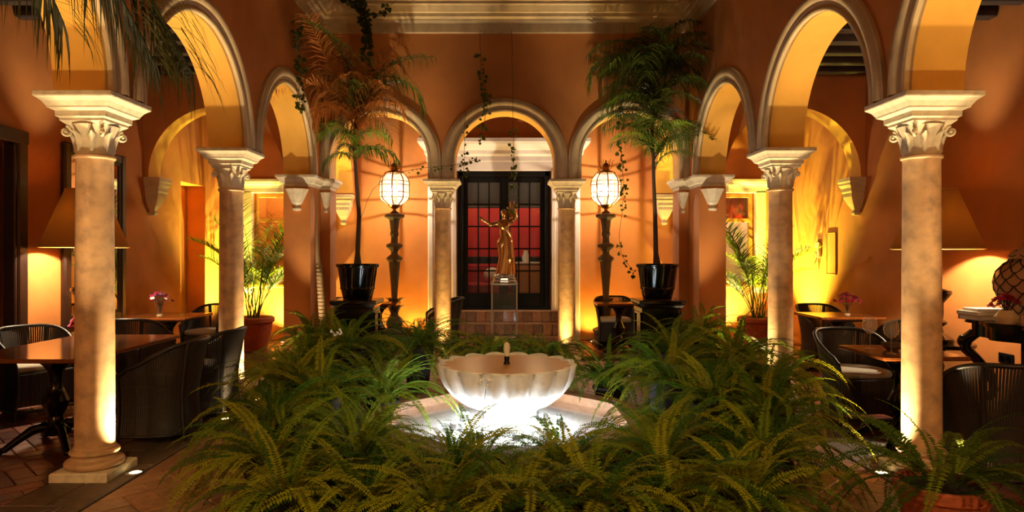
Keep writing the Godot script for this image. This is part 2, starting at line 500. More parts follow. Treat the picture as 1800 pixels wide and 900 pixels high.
func shell() -> void:
	# arcades
	var side := [[1.125, 0.96, 0.0], [3.475, 0.96, 0.0], [5.825, 0.96, 0.0], [8.175, 0.96, 0.0]]
	for s in [-1.0, 1.0]:
		arcade("orange plaster arcade wall on the %s of the courtyard with stone-ringed arches" % ("left" if s < 0 else "right"), "wall_left_arcade" if s < 0 else "wall_right_arcade", -1.2, 10.0, 0.165, 9.135, side, TOP, V(s * COURT, 0, 0), Vector3(0, 0, -1), Vector3(s * WALL, 0, 0), Vector3(-s, 0, 0))
	arcade("orange plaster arcade wall across the back of the courtyard with three stone-ringed arches", "wall_back_arcade", -2.6, 2.6, -2.465, 2.465, [[-1.775, 0.69, 0.26], [0.0, 0.705, 0.25], [1.775, 0.69, 0.26]], TOP, V(0, 0, BACK_A), Vector3(1, 0, 0), Vector3(0, 0, -WALL + 0.01), Vector3(0, 0, 1))
	# cross arches in the galleries
	for s in [-1.0, 1.0]:
		var nm := "left" if s < 0 else "right"
		arcade("orange cross wall with an arch at the far end of the %s gallery" % nm, "wall_%s_gallery_end" % nm, 2.96, OUT, 0, 99, [[3.955, 0.93, 0.03]], 4.05, V(0, 0, 9.36), Vector3(s, 0, 0), Vector3(0, 0, -0.32), Vector3(0, 0, 1), false)
		arcade("orange cross wall with an arch inside the back gallery, %s" % nm, "wall_%s_back_gallery" % nm, 10.0, BACK_W, 0, 99, [[10.975, 0.86, 0.0]], 4.05, V(s * 2.62, 0, 0), Vector3(0, 0, -1), Vector3(s * 0.34, 0, 0), Vector3(-s, 0, 0), false)
	# outer walls: left with a dark door and a recess near the end, right plain with a recess
	for s in [-1.0, 1.0]:
		var poly := [Vector2(-1.4, 0)]
		if s < 0: poly.append_array([Vector2(5.55, 0), Vector2(5.55, 2.62), Vector2(6.86, 2.62), Vector2(6.86, 0)])
		if s > 0: poly.append_array([Vector2(12.2, 0), Vector2(12.2, 4.3), Vector2(-1.4, 4.3)])
		else: poly.append_array([Vector2(10.44, 0), Vector2(10.44, 2.62), Vector2(11.3, 2.62), Vector2(11.3, 0), Vector2(12.2, 0), Vector2(12.2, 4.3), Vector2(-1.4, 4.3)])
		wall_with_hole("wall_left" if s < 0 else "wall_right", "orange plaster outer wall of the %s gallery" % ("left" if s < 0 else "right"), V(s * OUT, 0, 0), Vector3(0, 0, -1), Vector3(s * 0.3, 0, 0), poly)
		if s > 0: continue
		var b := MB.new()
		b.box(V(s * (OUT + 0.36), 1.3, 10.87), Vector3(0.1, 2.9, 1.2))
		struct("wall_left_recess", b, M.plaster, "orange plaster back of the recess in the left gallery wall")
	var b2 := MB.new()
	b2.box(V(-OUT - 0.35, 1.3, 6.2), Vector3(0.1, 2.9, 1.6))
	struct("wall_left_closing", b2, M.dark_wood, "dark closing behind the left gallery door")
	# back wall with door and two windows
	var m := MB.new()
	var pb := [Vector2(-5.2, 0), Vector2(-0.8, 0), Vector2(-0.8, 0.54), Vector2(-0.8, 2.95), Vector2(0.8, 2.95), Vector2(0.8, 0), Vector2(3.28, 0), Vector2(3.28, 4.3), Vector2(-3.28, 4.3), Vector2(-3.28, 0)]
	for r in [[-3.28, -0.8, 0.0, 4.3], [0.8, 3.28, 0.0, 4.3], [-0.8, 0.8, 2.95, 4.3], [-5.2, -4.38, 0.0, 4.3], [4.38, 5.2, 0.0, 4.3], [-4.38, -3.28, 0.0, 0.97], [-4.38, -3.28, 2.57, 4.3], [3.28, 4.38, 0.0, 0.97], [3.28, 4.38, 2.57, 4.3]]:
		m.box(V((r[0] + r[1]) / 2, (r[2] + r[3]) / 2, BACK_W + 0.15), Vector3(r[1] - r[0], r[3] - r[2], 0.3))
	struct("wall_back", m, M.plaster, "orange plaster back wall behind the back gallery")
	# closing wall behind the camera, with openings of its own left plain
	var mf := MB.new()
	mf.box(V(0, 2.1, -1.3), Vector3(10.5, 4.4, 0.2))
	mf.box(V(0, 4.75, -1.3), Vector3(5.9, 0.9, 0.2))
	struct("wall_front", mf, M.plaster, "orange plaster wall closing the courtyard at the near end")
	# ceilings with beams
	for c in [[-3.95, 4.4, 2.0, 11.5, "left"], [3.95, 4.4, 2.0, 11.5, "right"]]:
		var mm := MB.new()
		mm.box(V(c[0], 4.15, 5.4), Vector3(2.6, 0.2, 13.2))
		var ce := struct("ceiling", mm, M.dark_beam, "dark boarded ceiling of the %s gallery" % c[4])
		for k in 22:
			var bm := MB.new()
			bm.box(Vector3.ZERO, Vector3(1.99, 0.16, 0.13), 0.012)
			if k < 22: part("beam", bm, M.dark_beam, ce, V(c[0], 3.97, 0.2 + 0.42 * k))
	var mc := MB.new()
	mc.box(V(0, 4.15, 11.0), Vector3(5.3, 0.2, 2.3))
	var cb := struct("ceiling", mc, M.dark_beam, "dark boarded ceiling of the back gallery")
	for k in 11:
		var bm := MB.new()
		bm.box(Vector3.ZERO, Vector3(0.13, 0.16, 1.94), 0.012)
		part("beam", bm, M.dark_beam, cb, V(-2.2 + 0.44 * k, 3.97, 10.97))
	# cornice round the court
	var prof := pair([[0, 4.62], [0.03, 4.63], [0.03, 4.755], [0.055, 4.79], [0.055, 4.805], [0.095, 4.83], [0.1, 4.875], [0.125, 4.885], [0.135, 4.905], [0.165, 4.96], [0.19, 4.975], [0.19, 5.015], [0.21, 5.02], [0.235, 5.085], [0.265, 5.10], [0.265, 5.16], [0.0, 5.2]])
	struct("trim_1", moulding([Vector2(-COURT, -1.2), Vector2(-COURT, BACK_A), Vector2(COURT, BACK_A), Vector2(COURT, -1.2)], prof, 1.0), M.stone_trim, "pale stone cornice with stepped mouldings round the top of the courtyard")
	# imposts of the two corner piers
	var ip := []
	for q in IMPOST: ip.append(Vector2(q[0] + 0.045, q[1]))
	for s in [-1.0, 1.0]:
		var path := [Vector2(s * 2.96, 9.36), Vector2(s * 2.96, 9.135), Vector2(s * 2.6, 9.135), Vector2(s * 2.6, BACK_A), Vector2(s * 2.465, BACK_A), Vector2(s * 2.465, 10.0)]
		var o := solo("impost", moulding(path, ip, -s), M.capital_stone, "pale stepped stone impost wrapped round the %s corner pier of the courtyard" % ("left" if s < 0 else "right"), "capital", Vector3.ZERO, 0, "corner pier imposts")
		for c in [V(s * 2.78, 0, 9.135), V(s * 2.52, 0, BACK_A)]:
			var pm := MB.new()
			var k := 1.0 if c.z > -9.3 else 0.55
			pm.lathe([Vector2(0.0, 2.08), Vector2(0.05 * k, 2.085), Vector2(0.062 * k, 2.11), Vector2(0.045 * k, 2.135), Vector2(0.04 * k, 2.15), Vector2(0.075 * k, 2.19), Vector2(0.13 * k, 2.31), Vector2(0.16 * k, 2.37), Vector2(0.0, 2.375)], 8, Vector3.ZERO, true)
			part("pendant", pm, M.capital_stone, o, c)
	# wall corbels under the cross arches
	var cp := pair([[0.000, 2.04], [0.037, 2.045], [0.049, 2.075], [0.033, 2.10], [0.037, 2.12], [0.082, 2.20], [0.111, 2.27], [0.123, 2.30], [0.123, 2.35], [0.139, 2.37], [0.139, 2.42], [0.164, 2.46], [0.164, 2.49], [0.176, 2.51], [0.176, 2.56]])
	var spots := [[V(-4.9, 0, 9.52), "stone corbel on the left gallery wall beside the mirror"], [V(4.9, 0, 9.52), "stone corbel on the right gallery wall above the small framed panels"], [V(-2.79, -0.03, 11.9), "stone corbel on the back wall left of the left lantern"], [V(2.79, -0.03, 11.9), "stone corbel on the back wall right of the right lantern"]]
	var cor: MeshInstance3D
	for sp in spots:
		if cor == null:
			var cm := MB.new()
			cm.square(cp)
			cor = solo("corbel", cm, M.stone_trim, sp[1], "corbel", sp[0], 0, "wall corbels")
		else: dup(cor, "corbel", sp[0], 0, sp[1])
	floors()
	door_and_windows()

func floors() -> void:
	# beds under the paving
	var brick := [brick_mesh(0.276, 0.136, 0.04, 0.006)]
	var pave := [brick_mesh(0.352, 0.172, 0.04, 0.007)]
	paving("floor", "terracotta paved floor of the courtyard round the fountain", -2.5, 2.5, 2.6, 9.62, 0.178, pave, [M.tile_tan, M.tile_brown, M.tile_warm], true)
	paving("floor", "herringbone red brick floor of the left gallery", -4.95, -3.02, 2.9, 11.9, 0.14, brick, [M.brick_red, M.brick_dark, M.brick_pale], false)
	paving("floor", "herringbone red brick floor of the right gallery", 3.02, 4.95, 2.9, 11.9, 0.14, brick, [M.brick_red, M.brick_dark, M.brick_pale], false)
	paving("floor", "herringbone red brick floor of the back gallery", -2.98, 2.98, 10.02, 11.9, 0.14, brick, [M.brick_red, M.brick_dark, M.brick_pale], false)
	for s in [-1.0, 1.0]:
		var m := MB.new()
		m.box(V(s * 2.76, -0.07, 4.4), Vector3(0.5, 0.06, 11.2))
		var t := struct("trim_%d" % (2 if s < 0 else 3), m, M.mortar, "dark stone strip under the %s arcade" % ("left" if s < 0 else "right"))
		var sl := MB.new()
		sl.box(Vector3.ZERO, Vector3(0.243, 0.04, 0.69), 0.006)
		var sm := sl.done()
		for k in 13:
			for j in 2:
				part("slab", sm, M.slab_stone, t, V(s * (2.635 + 0.25 * j), -0.014, 1.0 + 0.35 * j + 0.7 * k))
	var e := MB.new()
	e.box(V(0, -0.16, 5.3), Vector3(10.6, 0.1, 13.8))
	struct("floor", e, M.mortar, "ground slab below the paving")

func brick_mesh(l: float, w: float, h: float, ch: float) -> ArrayMesh:
	var m := MB.new()
	m.box(Vector3.ZERO, Vector3(l, h, w), ch)
	return m.done()

func paving(called: String, label: String, x0: float, x1: float, z0: float, z1: float, a: float, meshes: Array, mats: Array, court: bool) -> void:
	var m := MB.new()
	m.box(V((x0 + x1) / 2, -0.07, (z0 + z1) / 2), Vector3(x1 - x0 + 0.04, 0.06, z1 - z0 + 0.04))
	var bed := struct(called, m, M.mortar, label)
	var items := []
	var n := int((x1 - x0 + z1 - z0) / a) + 6
	var c := Vector2((x0 + x1) / 2, (z0 + z1) / 2)
	var q := PI / 4
	for i in range(-n, n):
		for j in range(-n, n):
			var t := posmod(i - j, 4)
			if t != 0 and t != 2: continue
			var p := Vector2((i + 1.0) * a, (j + 0.5) * a) if t == 0 else Vector2((i + 0.5) * a, j * a)
			p = p.rotated(q) + c
			if p.x < x0 - a or p.x > x1 + a or p.y < z0 - a or p.y > z1 + a: continue
			var ang := (0.0 if t == 0 else PI / 2) + q
			var cut := PackedVector2Array()
			if p.x < x0 + 1.1 * a or p.x > x1 - 1.1 * a or p.y < z0 + 1.1 * a or p.y > z1 - 1.1 * a:
				var rect := PackedVector2Array()
				for e in [Vector2(-1, -1), Vector2(1, -1), Vector2(1, 1), Vector2(-1, 1)]:
					rect.append(p + (e * Vector2(a - 0.003, a * 0.5 - 0.003)).rotated(ang))
				var res := Geometry2D.intersect_polygons(rect, PackedVector2Array([Vector2(x0, z0), Vector2(x1, z0), Vector2(x1, z1), Vector2(x0, z1)]))
				if res.is_empty(): continue
				cut = res[0]
				var ar := 0.0
				for e in cut.size(): ar += cut[e].cross(cut[(e + 1) % cut.size()])
				if absf(ar) < 0.1 * a * a: continue
			if court and Vector2(p.x, p.y - 5.83).length() < 1.3: continue
			var vis: bool = absf(p.x) / p.y < 0.8
			items.append([p, ang, p.length() + (0.0 if vis else 100.0), cut])
	items.sort_custom(func(u, v): return u[2] < v[2])
	var rest := {}
	var edge := {}
	for k in items.size():
		var it = items[k]
		var mi := rng.randi() % mats.size()
		var b := Basis(Vector3.UP, it[1]) * Basis(Vector3.RIGHT, rng.randf_range(-0.008, 0.008))
		var at := V(it[0].x, -0.02 + rng.randf_range(-0.003, 0.001), it[0].y)
		if it[3].size() > 2:
			var cm := MB.new()
			cm.extrude(it[3], Vector3(0, -0.04, 0), Vector3(1, 0, 0), Vector3(0, 0, -1), Vector3(0, 0.0392, 0))
			if k < 300: part("brick" if not court else "paver", cm, mats[mi], bed)
			else:
				if not edge.has(mi): edge[mi] = []
				edge[mi].append(cm.done())
		elif k < 300: part("brick" if not court else "paver", meshes[0], mats[mi], bed, at, b)
		else:
			if not rest.has(mi): rest[mi] = []
			rest[mi].append(Transform3D(b, at))
	for mi in rest:
		var st := SurfaceTool.new()
		st.begin(Mesh.PRIMITIVE_TRIANGLES)
		for tr in rest[mi]: st.append_from(meshes[0], 0, tr)
		for em in edge.get(mi, []): st.append_from(em, 0, Transform3D())
		stuff(part("far_bricks" if not court else "far_pavers", st.commit(), mats[mi], bed))

func door_and_windows() -> void:
	# centre: black glazed double door in a white surround, up two brick steps
	var d := Node3D.new()
	d.name = "door_1"; add_child(d); d.set_meta("kind", "structure"); d.set_meta("label", "black glazed double door in the middle of the back wall")
	var f := MB.new()
	for s in [-1.0, 1.0]:
		f.box(V(s * 0.755, 1.745, 11.97), Vector3(0.09, 2.41, 0.16), 0.01)
	f.box(V(0, 2.905, 11.97), Vector3(1.6, 0.09, 0.16), 0.01)
	f.box(V(0, 0.56, 11.99), Vector3(1.6, 0.04, 0.2), 0.005)
	part("door_frame", f, M.black_paint, d)
	for s in [-1.0, 1.0]:
		var leaf := MB.new()
		var cx: float = s * 0.355
		for e in [-0.315, 0.315]: leaf.box(V(cx + e, 1.72, 12.0), Vector3(0.08, 2.27, 0.05), 0.006)
		leaf.box(V(cx, 0.70, 12.0), Vector3(0.56, 0.24, 0.05), 0.006)
		leaf.box(V(cx, 2.81, 12.0), Vector3(0.56, 0.09, 0.05), 0.006)
		var lf := part("door_leaf", leaf, M.black_paint, d)
		for e in [-0.095, 0.095]:
			var b := MB.new(); b.box(V(cx + e, 1.79, 12.0), Vector3(0.024, 1.95, 0.036), 0.004); part("muntin", b, M.black_paint, lf)
		for k in 4:
			var b := MB.new(); b.box(V(cx, 1.21 + 0.389 * k, 12.0), Vector3(0.56, 0.024, 0.034), 0.004); part("muntin", b, M.black_paint, lf)
		for i in 3:
			for k in 5:
				var g := MB.new()
				g.box(V(cx - 0.19 + 0.19 * i, 1.015 + 0.389 * k, 12.0), Vector3(0.16, 0.36, 0.005))
				part("pane", g, M.clear_glass, lf)
		var h := MB.new()
		h.tube([V(cx - s * 0.315, 1.5, 11.955), V(cx - s * 0.315, 1.66, 11.955)], 0.012, 8)
		part("handle", h, M.brass, lf)
	# white surround
	var w := MB.new()
	for s in [-1.0, 1.0]:
		w.box(V(s * 1.075, 1.5, 11.905), Vector3(0.5, 3.0, 0.09), 0.008)
		w.box(V(s * 0.86, 1.5, 11.86), Vector3(0.07, 2.9, 0.05), 0.01)
		w.box(V(s * 1.27, 1.5, 11.86), Vector3(0.08, 2.9, 0.05), 0.01)
	w.box(V(0, 3.06, 11.905), Vector3(2.66, 0.22, 0.09), 0.008)
	var su := struct("trim_4", w, M.white_paint, "white moulded surround of the black door")
	part("lintel_cornice", moulding([Vector2(-1.33, 11.95), Vector2(-1.33, 11.87), Vector2(1.33, 11.87), Vector2(1.33, 11.95)], pair([[0.0, 3.10], [0.02, 3.12], [0.02, 3.2], [0.05, 3.24], [0.06, 3.30], [0.09, 3.34], [0.14, 3.40], [0.16, 3.44], [0.16, 3.5], [0.0, 3.52]]), 1.0), M.white_paint, su)
	for k in 3:
		var sm := MB.new()
		var zf := 11.9 - 0.34 * (2 - k) - 0.36
		sm.box(V(0, 0.09 + 0.18 * k, (zf + 11.9) / 2), Vector3(1.9, 0.172, 11.9 - zf), 0.01)
		var st := solo("step", sm, M.tile_tan, ["lowest brick step below the black door", "middle brick step below the black door", "top brick step at the sill of the black door"][k], "step", Vector3.ZERO, 0, "brick steps to the door")
		var tr := brick_mesh(0.15, 0.05, 0.176, 0.004)
		for i in 12:
			part("brick", tr, [M.tile_tan, M.tile_brown, M.tile_warm][(i + k) % 3], st, V(-0.87 + 0.158 * i, 0.09 + 0.18 * k, zf - 0.022))
	room_behind()
	# corner windows
	for s in [-1.0, 1.0]:
		var nm := "left" if s < 0 else "right"
		var o := Node3D.new()
		o.name = "window_%d" % (1 if s < 0 else 2); add_child(o); o.set_meta("kind", "structure"); o.set_meta("label", "white-framed wooden window in the back wall behind the %s corner palm" % nm)
		var fr := MB.new()
		for x in [3.19, 4.47]: fr.box(V(s * x, 1.72, 11.91), Vector3(0.18, 1.78, 0.1), 0.012)
		fr.box(V(s * 3.83, 2.66, 11.91), Vector3(1.46, 0.19, 0.1), 0.012)
		part("window_frame", fr, M.white_paint, o)
		part("head_cornice", moulding([Vector2(3.07 * s, 11.95), Vector2(3.07 * s, 11.88), Vector2(4.59 * s, 11.88), Vector2(4.59 * s, 11.95)], pair([[0.0, 2.63], [0.02, 2.65], [0.03, 2.69], [0.06, 2.72], [0.08, 2.76], [0.08, 2.80], [0.0, 2.81]]), s), M.white_paint, o)
		var si := MB.new()
		si.box(V(s * 3.83, 0.955, 11.88), Vector3(1.5, 0.06, 0.2), 0.012)
		part("window_sill", si, M.gold_wood, o)
		var sash := MB.new()
		for x in [3.32, 3.83, 4.34]: sash.box(V(s * x, 1.77, 12.03), Vector3(0.08 if x != 3.83 else 0.1, 1.6, 0.06), 0.008)
		for y in [1.0, 2.1, 2.53]: sash.box(V(s * 3.83, y, 12.03), Vector3(1.02, 0.07, 0.055), 0.008)
		part("sash", sash, M.gold_wood, o)
		for x in [3.575, 4.085]:
			for y in [[1.05, 2.06], [2.14, 2.5]]:
				var g := MB.new()
				g.box(V(s * x, (y[0] + y[1]) / 2, 12.03), Vector3(0.42, y[1] - y[0], 0.005))
				part("pane", g, M.clear_glass, o)
		var bx := MB.new()
		bx.box(V(s * 3.83, 1.9, 13.3), Vector3(1.6, 2.4, 0.1))
		for e in [3.0, 4.66]: bx.box(V(s * e, 1.9, 12.8), Vector3(0.1, 2.4, 1.1))
		bx.box(V(s * 3.83, 3.1, 12.8), Vector3(1.7, 0.1, 1.1)); bx.box(V(s * 3.83, 0.7, 12.8), Vector3(1.7, 0.1, 1.1))
		struct("wall_%s_window_room" % nm, bx, M.gold_wood if s < 0 else M.white_paint, "inside of the small room behind the %s corner window" % nm)
		var l := thing("ceiling_lamp", "small round ceiling lamp inside the room behind the %s corner window" % nm, "lamp", V(s * 3.83, 2.95, 12.75), 0, "lamps in the rooms behind the glass")
		var lb := MB.new(); lb.ball(Vector3(0, 0, 0), Vector3(0.06, 0.06, 0.06), 12); part("bulb", lb, M.bulb_warm, l)
		var lm := MB.new(); lm.lathe([Vector2(0, 0.06), Vector2(0.05, 0.06), Vector2(0.05, 0.1), Vector2(0, 0.1)], 12); part("mount", lm, M.brass, l)
		omni(l, Vector3.ZERO, Color(1, 0.85, 0.6), 1.6, 0.06)
		if s > 0:
			var c := MB.new()
			c.flat()
			var rows := [[], []]
			for k in 41:
				var x: float = 3.3 + 1.06 * k / 40.0
				for r in 2: rows[r].append(V(x, 2.12 + 0.46 * r, 12.2 + 0.02 * sin(k * 1.3)))
			c.smooth(); c.grid(rows, Vector3(0, 0, 1))
			solo("curtain", c, M.red_cloth, "short red gathered curtain behind the top of the right corner window", "curtain")
			c = null

func room_behind() -> void:
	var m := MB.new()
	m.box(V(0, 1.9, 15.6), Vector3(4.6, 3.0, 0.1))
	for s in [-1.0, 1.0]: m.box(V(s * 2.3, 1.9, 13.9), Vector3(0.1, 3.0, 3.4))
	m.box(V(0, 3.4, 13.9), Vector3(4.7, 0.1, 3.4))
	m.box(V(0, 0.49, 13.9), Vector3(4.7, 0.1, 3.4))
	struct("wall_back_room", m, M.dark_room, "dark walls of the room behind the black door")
	for s in [-1.0, 1.0]:
		var p := thing("painting", "large plain red painting seen through the %s leaf of the black door" % ("left" if s < 0 else "right"), "painting", V(s * 0.62 + 0.05, 2.0, 15.5), 0, "red paintings behind the door")
		var c := MB.new(); c.box(Vector3.ZERO, Vector3(1.02, 1.1, 0.04)); part("canvas", c, M.red_paint, p)
		var f := MB.new()
		for e in [-1.0, 1.0]:
			f.box(Vector3(e * 0.53, 0, 0.01), Vector3(0.04, 1.18, 0.06), 0.008); f.box(Vector3(0, e * 0.57, 0.01), Vector3(1.02, 0.04, 0.06), 0.008)
		part("frame", f, M.dark_wood, p)
	# red sofa with white cushions
	var so := thing("sofa", "dark red sofa in the room behind the black door", "sofa", V(-0.6, 0.54, 14.9))
	var b := MB.new(); b.box(Vector3(0, 0.2, 0), Vector3(1.5, 0.28, 0.7), 0.04); part("seat", b, M.red_cloth, so)
	b = MB.new(); b.box(Vector3(0, 0.5, -0.3), Vector3(1.5, 0.5, 0.16), 0.05); part("backrest", b, M.red_cloth, so)
	for s in [-1.0, 1.0]:
		b = MB.new(); b.box(Vector3(s * 0.7, 0.38, 0.02), Vector3(0.14, 0.36, 0.7), 0.04); part("armrest", b, M.red_cloth, so)
	for k in 2:
		var c := MB.new(); c.ball(Vector3.ZERO, Vector3(0.19, 0.17, 0.07), 14)
		solo("cushion", c, M.white_cloth, ["white scatter cushion at the left end of the red sofa", "white scatter cushion at the right end of the red sofa"][k], "cushion", V(-1.0 + 0.75 * k, 1.045, 14.98), 0, "cushions on the red sofa")
	var sb := thing("sideboard", "low pale sideboard right of the red sofa behind the door", "sideboard", V(0.85, 0.54, 15.2))
	b = MB.new(); b.box(Vector3(0, 0.4, 0), Vector3(1.1, 0.7, 0.4), 0.01); part("body", b, M.gold_wood, sb)
	b = MB.new(); b.box(Vector3(0, 0.77, 0), Vector3(1.16, 0.04, 0.44), 0.008); part("top", b, M.white_paint, sb)
	for s in [-1.0, 1.0]:
		b = MB.new(); b.box(Vector3(s * 0.27, 0.4, 0.205), Vector3(0.5, 0.6, 0.02), 0.006); part("cabinet_door", b, M.gold_wood, sb)
	for s in [-1.0, 1.0]:
		b = MB.new(); b.lathe([Vector2(0, 0), Vector2(0.07, 0), Vector2(0.09, 0.1), Vector2(0.05, 0.22), Vector2(0.06, 0.26), Vector2(0.0, 0.26)], 14)
		solo("vase", b, M.petal_white, "white vase on the %s end of the pale sideboard" % ("left" if s < 0 else "right"), "vase", V(0.85 + s * 0.35, 1.33, 15.2), 0, "white vases on the sideboard")
	for s in [-1.0, 1.0]:
		var l := thing("ceiling_lamp", "round ceiling lamp in the room behind the black door, %s" % ("left" if s < 0 else "right"), "lamp", V(s * 0.7, 3.2, 14.3), 0, "lamps in the rooms behind the glass")
		var lb := MB.new(); lb.ball(Vector3.ZERO, Vector3(0.07, 0.07, 0.07), 12); part("bulb", lb, M.bulb_warm, l)
		var lm := MB.new(); lm.lathe([Vector2(0, 0.07), Vector2(0.06, 0.07), Vector2(0.06, 0.15), Vector2(0, 0.15)], 12); part("mount", lm, M.brass, l)
		omni(l, Vector3.ZERO, Color(1, 0.82, 0.6), 1.1, 0.07)

# ------------------------------------------------------------------ columns and lamps
func leaf_plate(h: float, w: float, curl: float) -> MB:
	var m := MB.new()
	for face in [0.0, -0.012]:
		var rows := []
		for i in 7:
			var s := i / 6.0
			var row := []
			for j in 5:
				var t := (j - 2) / 2.0
				var ww := w * (1.0 - pow(s, 3) * 0.75) * (0.85 + 0.15 * cos(s * 18.0))
				row.append(Vector3(t * ww, s * h - maxf(0, s - 0.75) * h * 0.7, curl * s * s + face - 0.02 * t * t + (0.006 if j == 2 else 0.0)))
			rows.append(row)
		m.smooth()
		m.grid(rows, Vector3(0, 0, 1) if face == 0.0 else Vector3(0, 0, -1))
	return m

func make_column() -> Node3D:
	var t := thing("column", "", "column")
	var m := MB.new()
	m.square([Vector2(0.19, 0.0), Vector2(0.19, 0.055), Vector2(0.183, 0.065)])
	part("plinth", m, M.capital_stone, t)
	m = MB.new()
	var prof := [Vector2(0.165, 0.064)]
	for k in 9:
		var a := -PI / 2 + PI * k / 8
		prof.append(Vector2(0.158 + 0.026 * cos(a), 0.092 + 0.026 * sin(a)))
	prof.append_array([Vector2(0.152, 0.12), Vector2(0.143, 0.128), Vector2(0.138, 0.14), Vector2(0.141, 0.15)])
	for k in 7:
		var a := -PI / 2 + PI * k / 6
		prof.append(Vector2(0.138 + 0.017 * cos(a), 0.167 + 0.015 * sin(a)))
	prof.append_array([Vector2(0.132, 0.184), Vector2(0.132, 0.196), Vector2(0.122, 0.206)])
	m.lathe(prof, 40)
	part("base", m, M.marble, t)
	m = MB.new()
	m.lathe([Vector2(0.122, 0.204), Vector2(0.121, 0.7), Vector2(0.119, 1.3), Vector2(0.115, 1.9), Vector2(0.114, 2.13), Vector2(0.118, 2.142), Vector2(0.127, 2.148), Vector2(0.13, 2.158), Vector2(0.127, 2.168), Vector2(0.116, 2.172)], 40)
	part("shaft", m, M.marble, t)
	m = MB.new()
	m.lathe([Vector2(0.115, 2.17), Vector2(0.113, 2.22), Vector2(0.118, 2.28), Vector2(0.135, 2.335), Vector2(0.15, 2.365), Vector2(0.0, 2.366)], 32)
	part("bell", m, M.capital_stone, t)
	var lm := leaf_plate(0.16, 0.036, 0.05).done()
	for k in 8:
		var b := Basis(Vector3.UP, TAU * (k + 0.5) / 8)
		part("carved_leaf", lm, M.capital_stone, t, b * Vector3(0, 2.185, 0.118), b)
	var vm := MB.new()
	var path := []
	var rad := []
	for k in 26:
		var a := PI * 0.5 + TAU * 1.4 * k / 25.0
		var r := 0.036 * (1.0 - k / 30.0)
		path.append(Vector3(0, r * sin(a), r * cos(a)))
		rad.append(0.012 - 0.006 * k / 25.0)
	vm.tube(path, rad, 6)
	vm.ball(Vector3.ZERO, Vector3(0.016, 0.014, 0.014), 8)
	vm.tube([Vector3(0, 0.036, 0), Vector3(0, 0.034, -0.05), Vector3(0, 0.02, -0.1)], [0.012, 0.011, 0.008], 6)
	var v := vm.done()
	for k in 4:
		var b := Basis(Vector3.UP, TAU * (k + 0.5) / 4)
		part("volute", v, M.capital_stone, t, b * Vector3(0, 2.315, 0.172), b)
	m = MB.new()
	var ip := []
	for q in IMPOST: ip.append(Vector2(0.21 + q[0], q[1]))
	m.square(ip)
	part("impost", m, M.capital_stone, t)
	return t

func uplight(x: float, d: float, label: String, col: Color, e: float, lean := Vector3.UP, ang := 62.0) -> void:
	var t := thing("uplight", label, "floor lamp", V(x, 0.0, d), 0, "recessed floor uplights")
	var m := MB.new()
	m.lathe([Vector2(0.0, 0.0), Vector2(0.062, 0.0), Vector2(0.062, 0.008), Vector2(0.055, 0.012), Vector2(0.042, 0.011), Vector2(0.04, 0.006)], 20)
	part("rim", m, M.silver_metal, t)
	m = MB.new()
	m.lathe([Vector2(0.041, 0.006), Vector2(0.03, 0.012), Vector2(0.0, 0.014)], 16)
	part("lens", m, M.lens_warm, t)
	spot(t, Vector3(0, 0.03, 0), lean, col, e, ang, 0.9, 0.03)

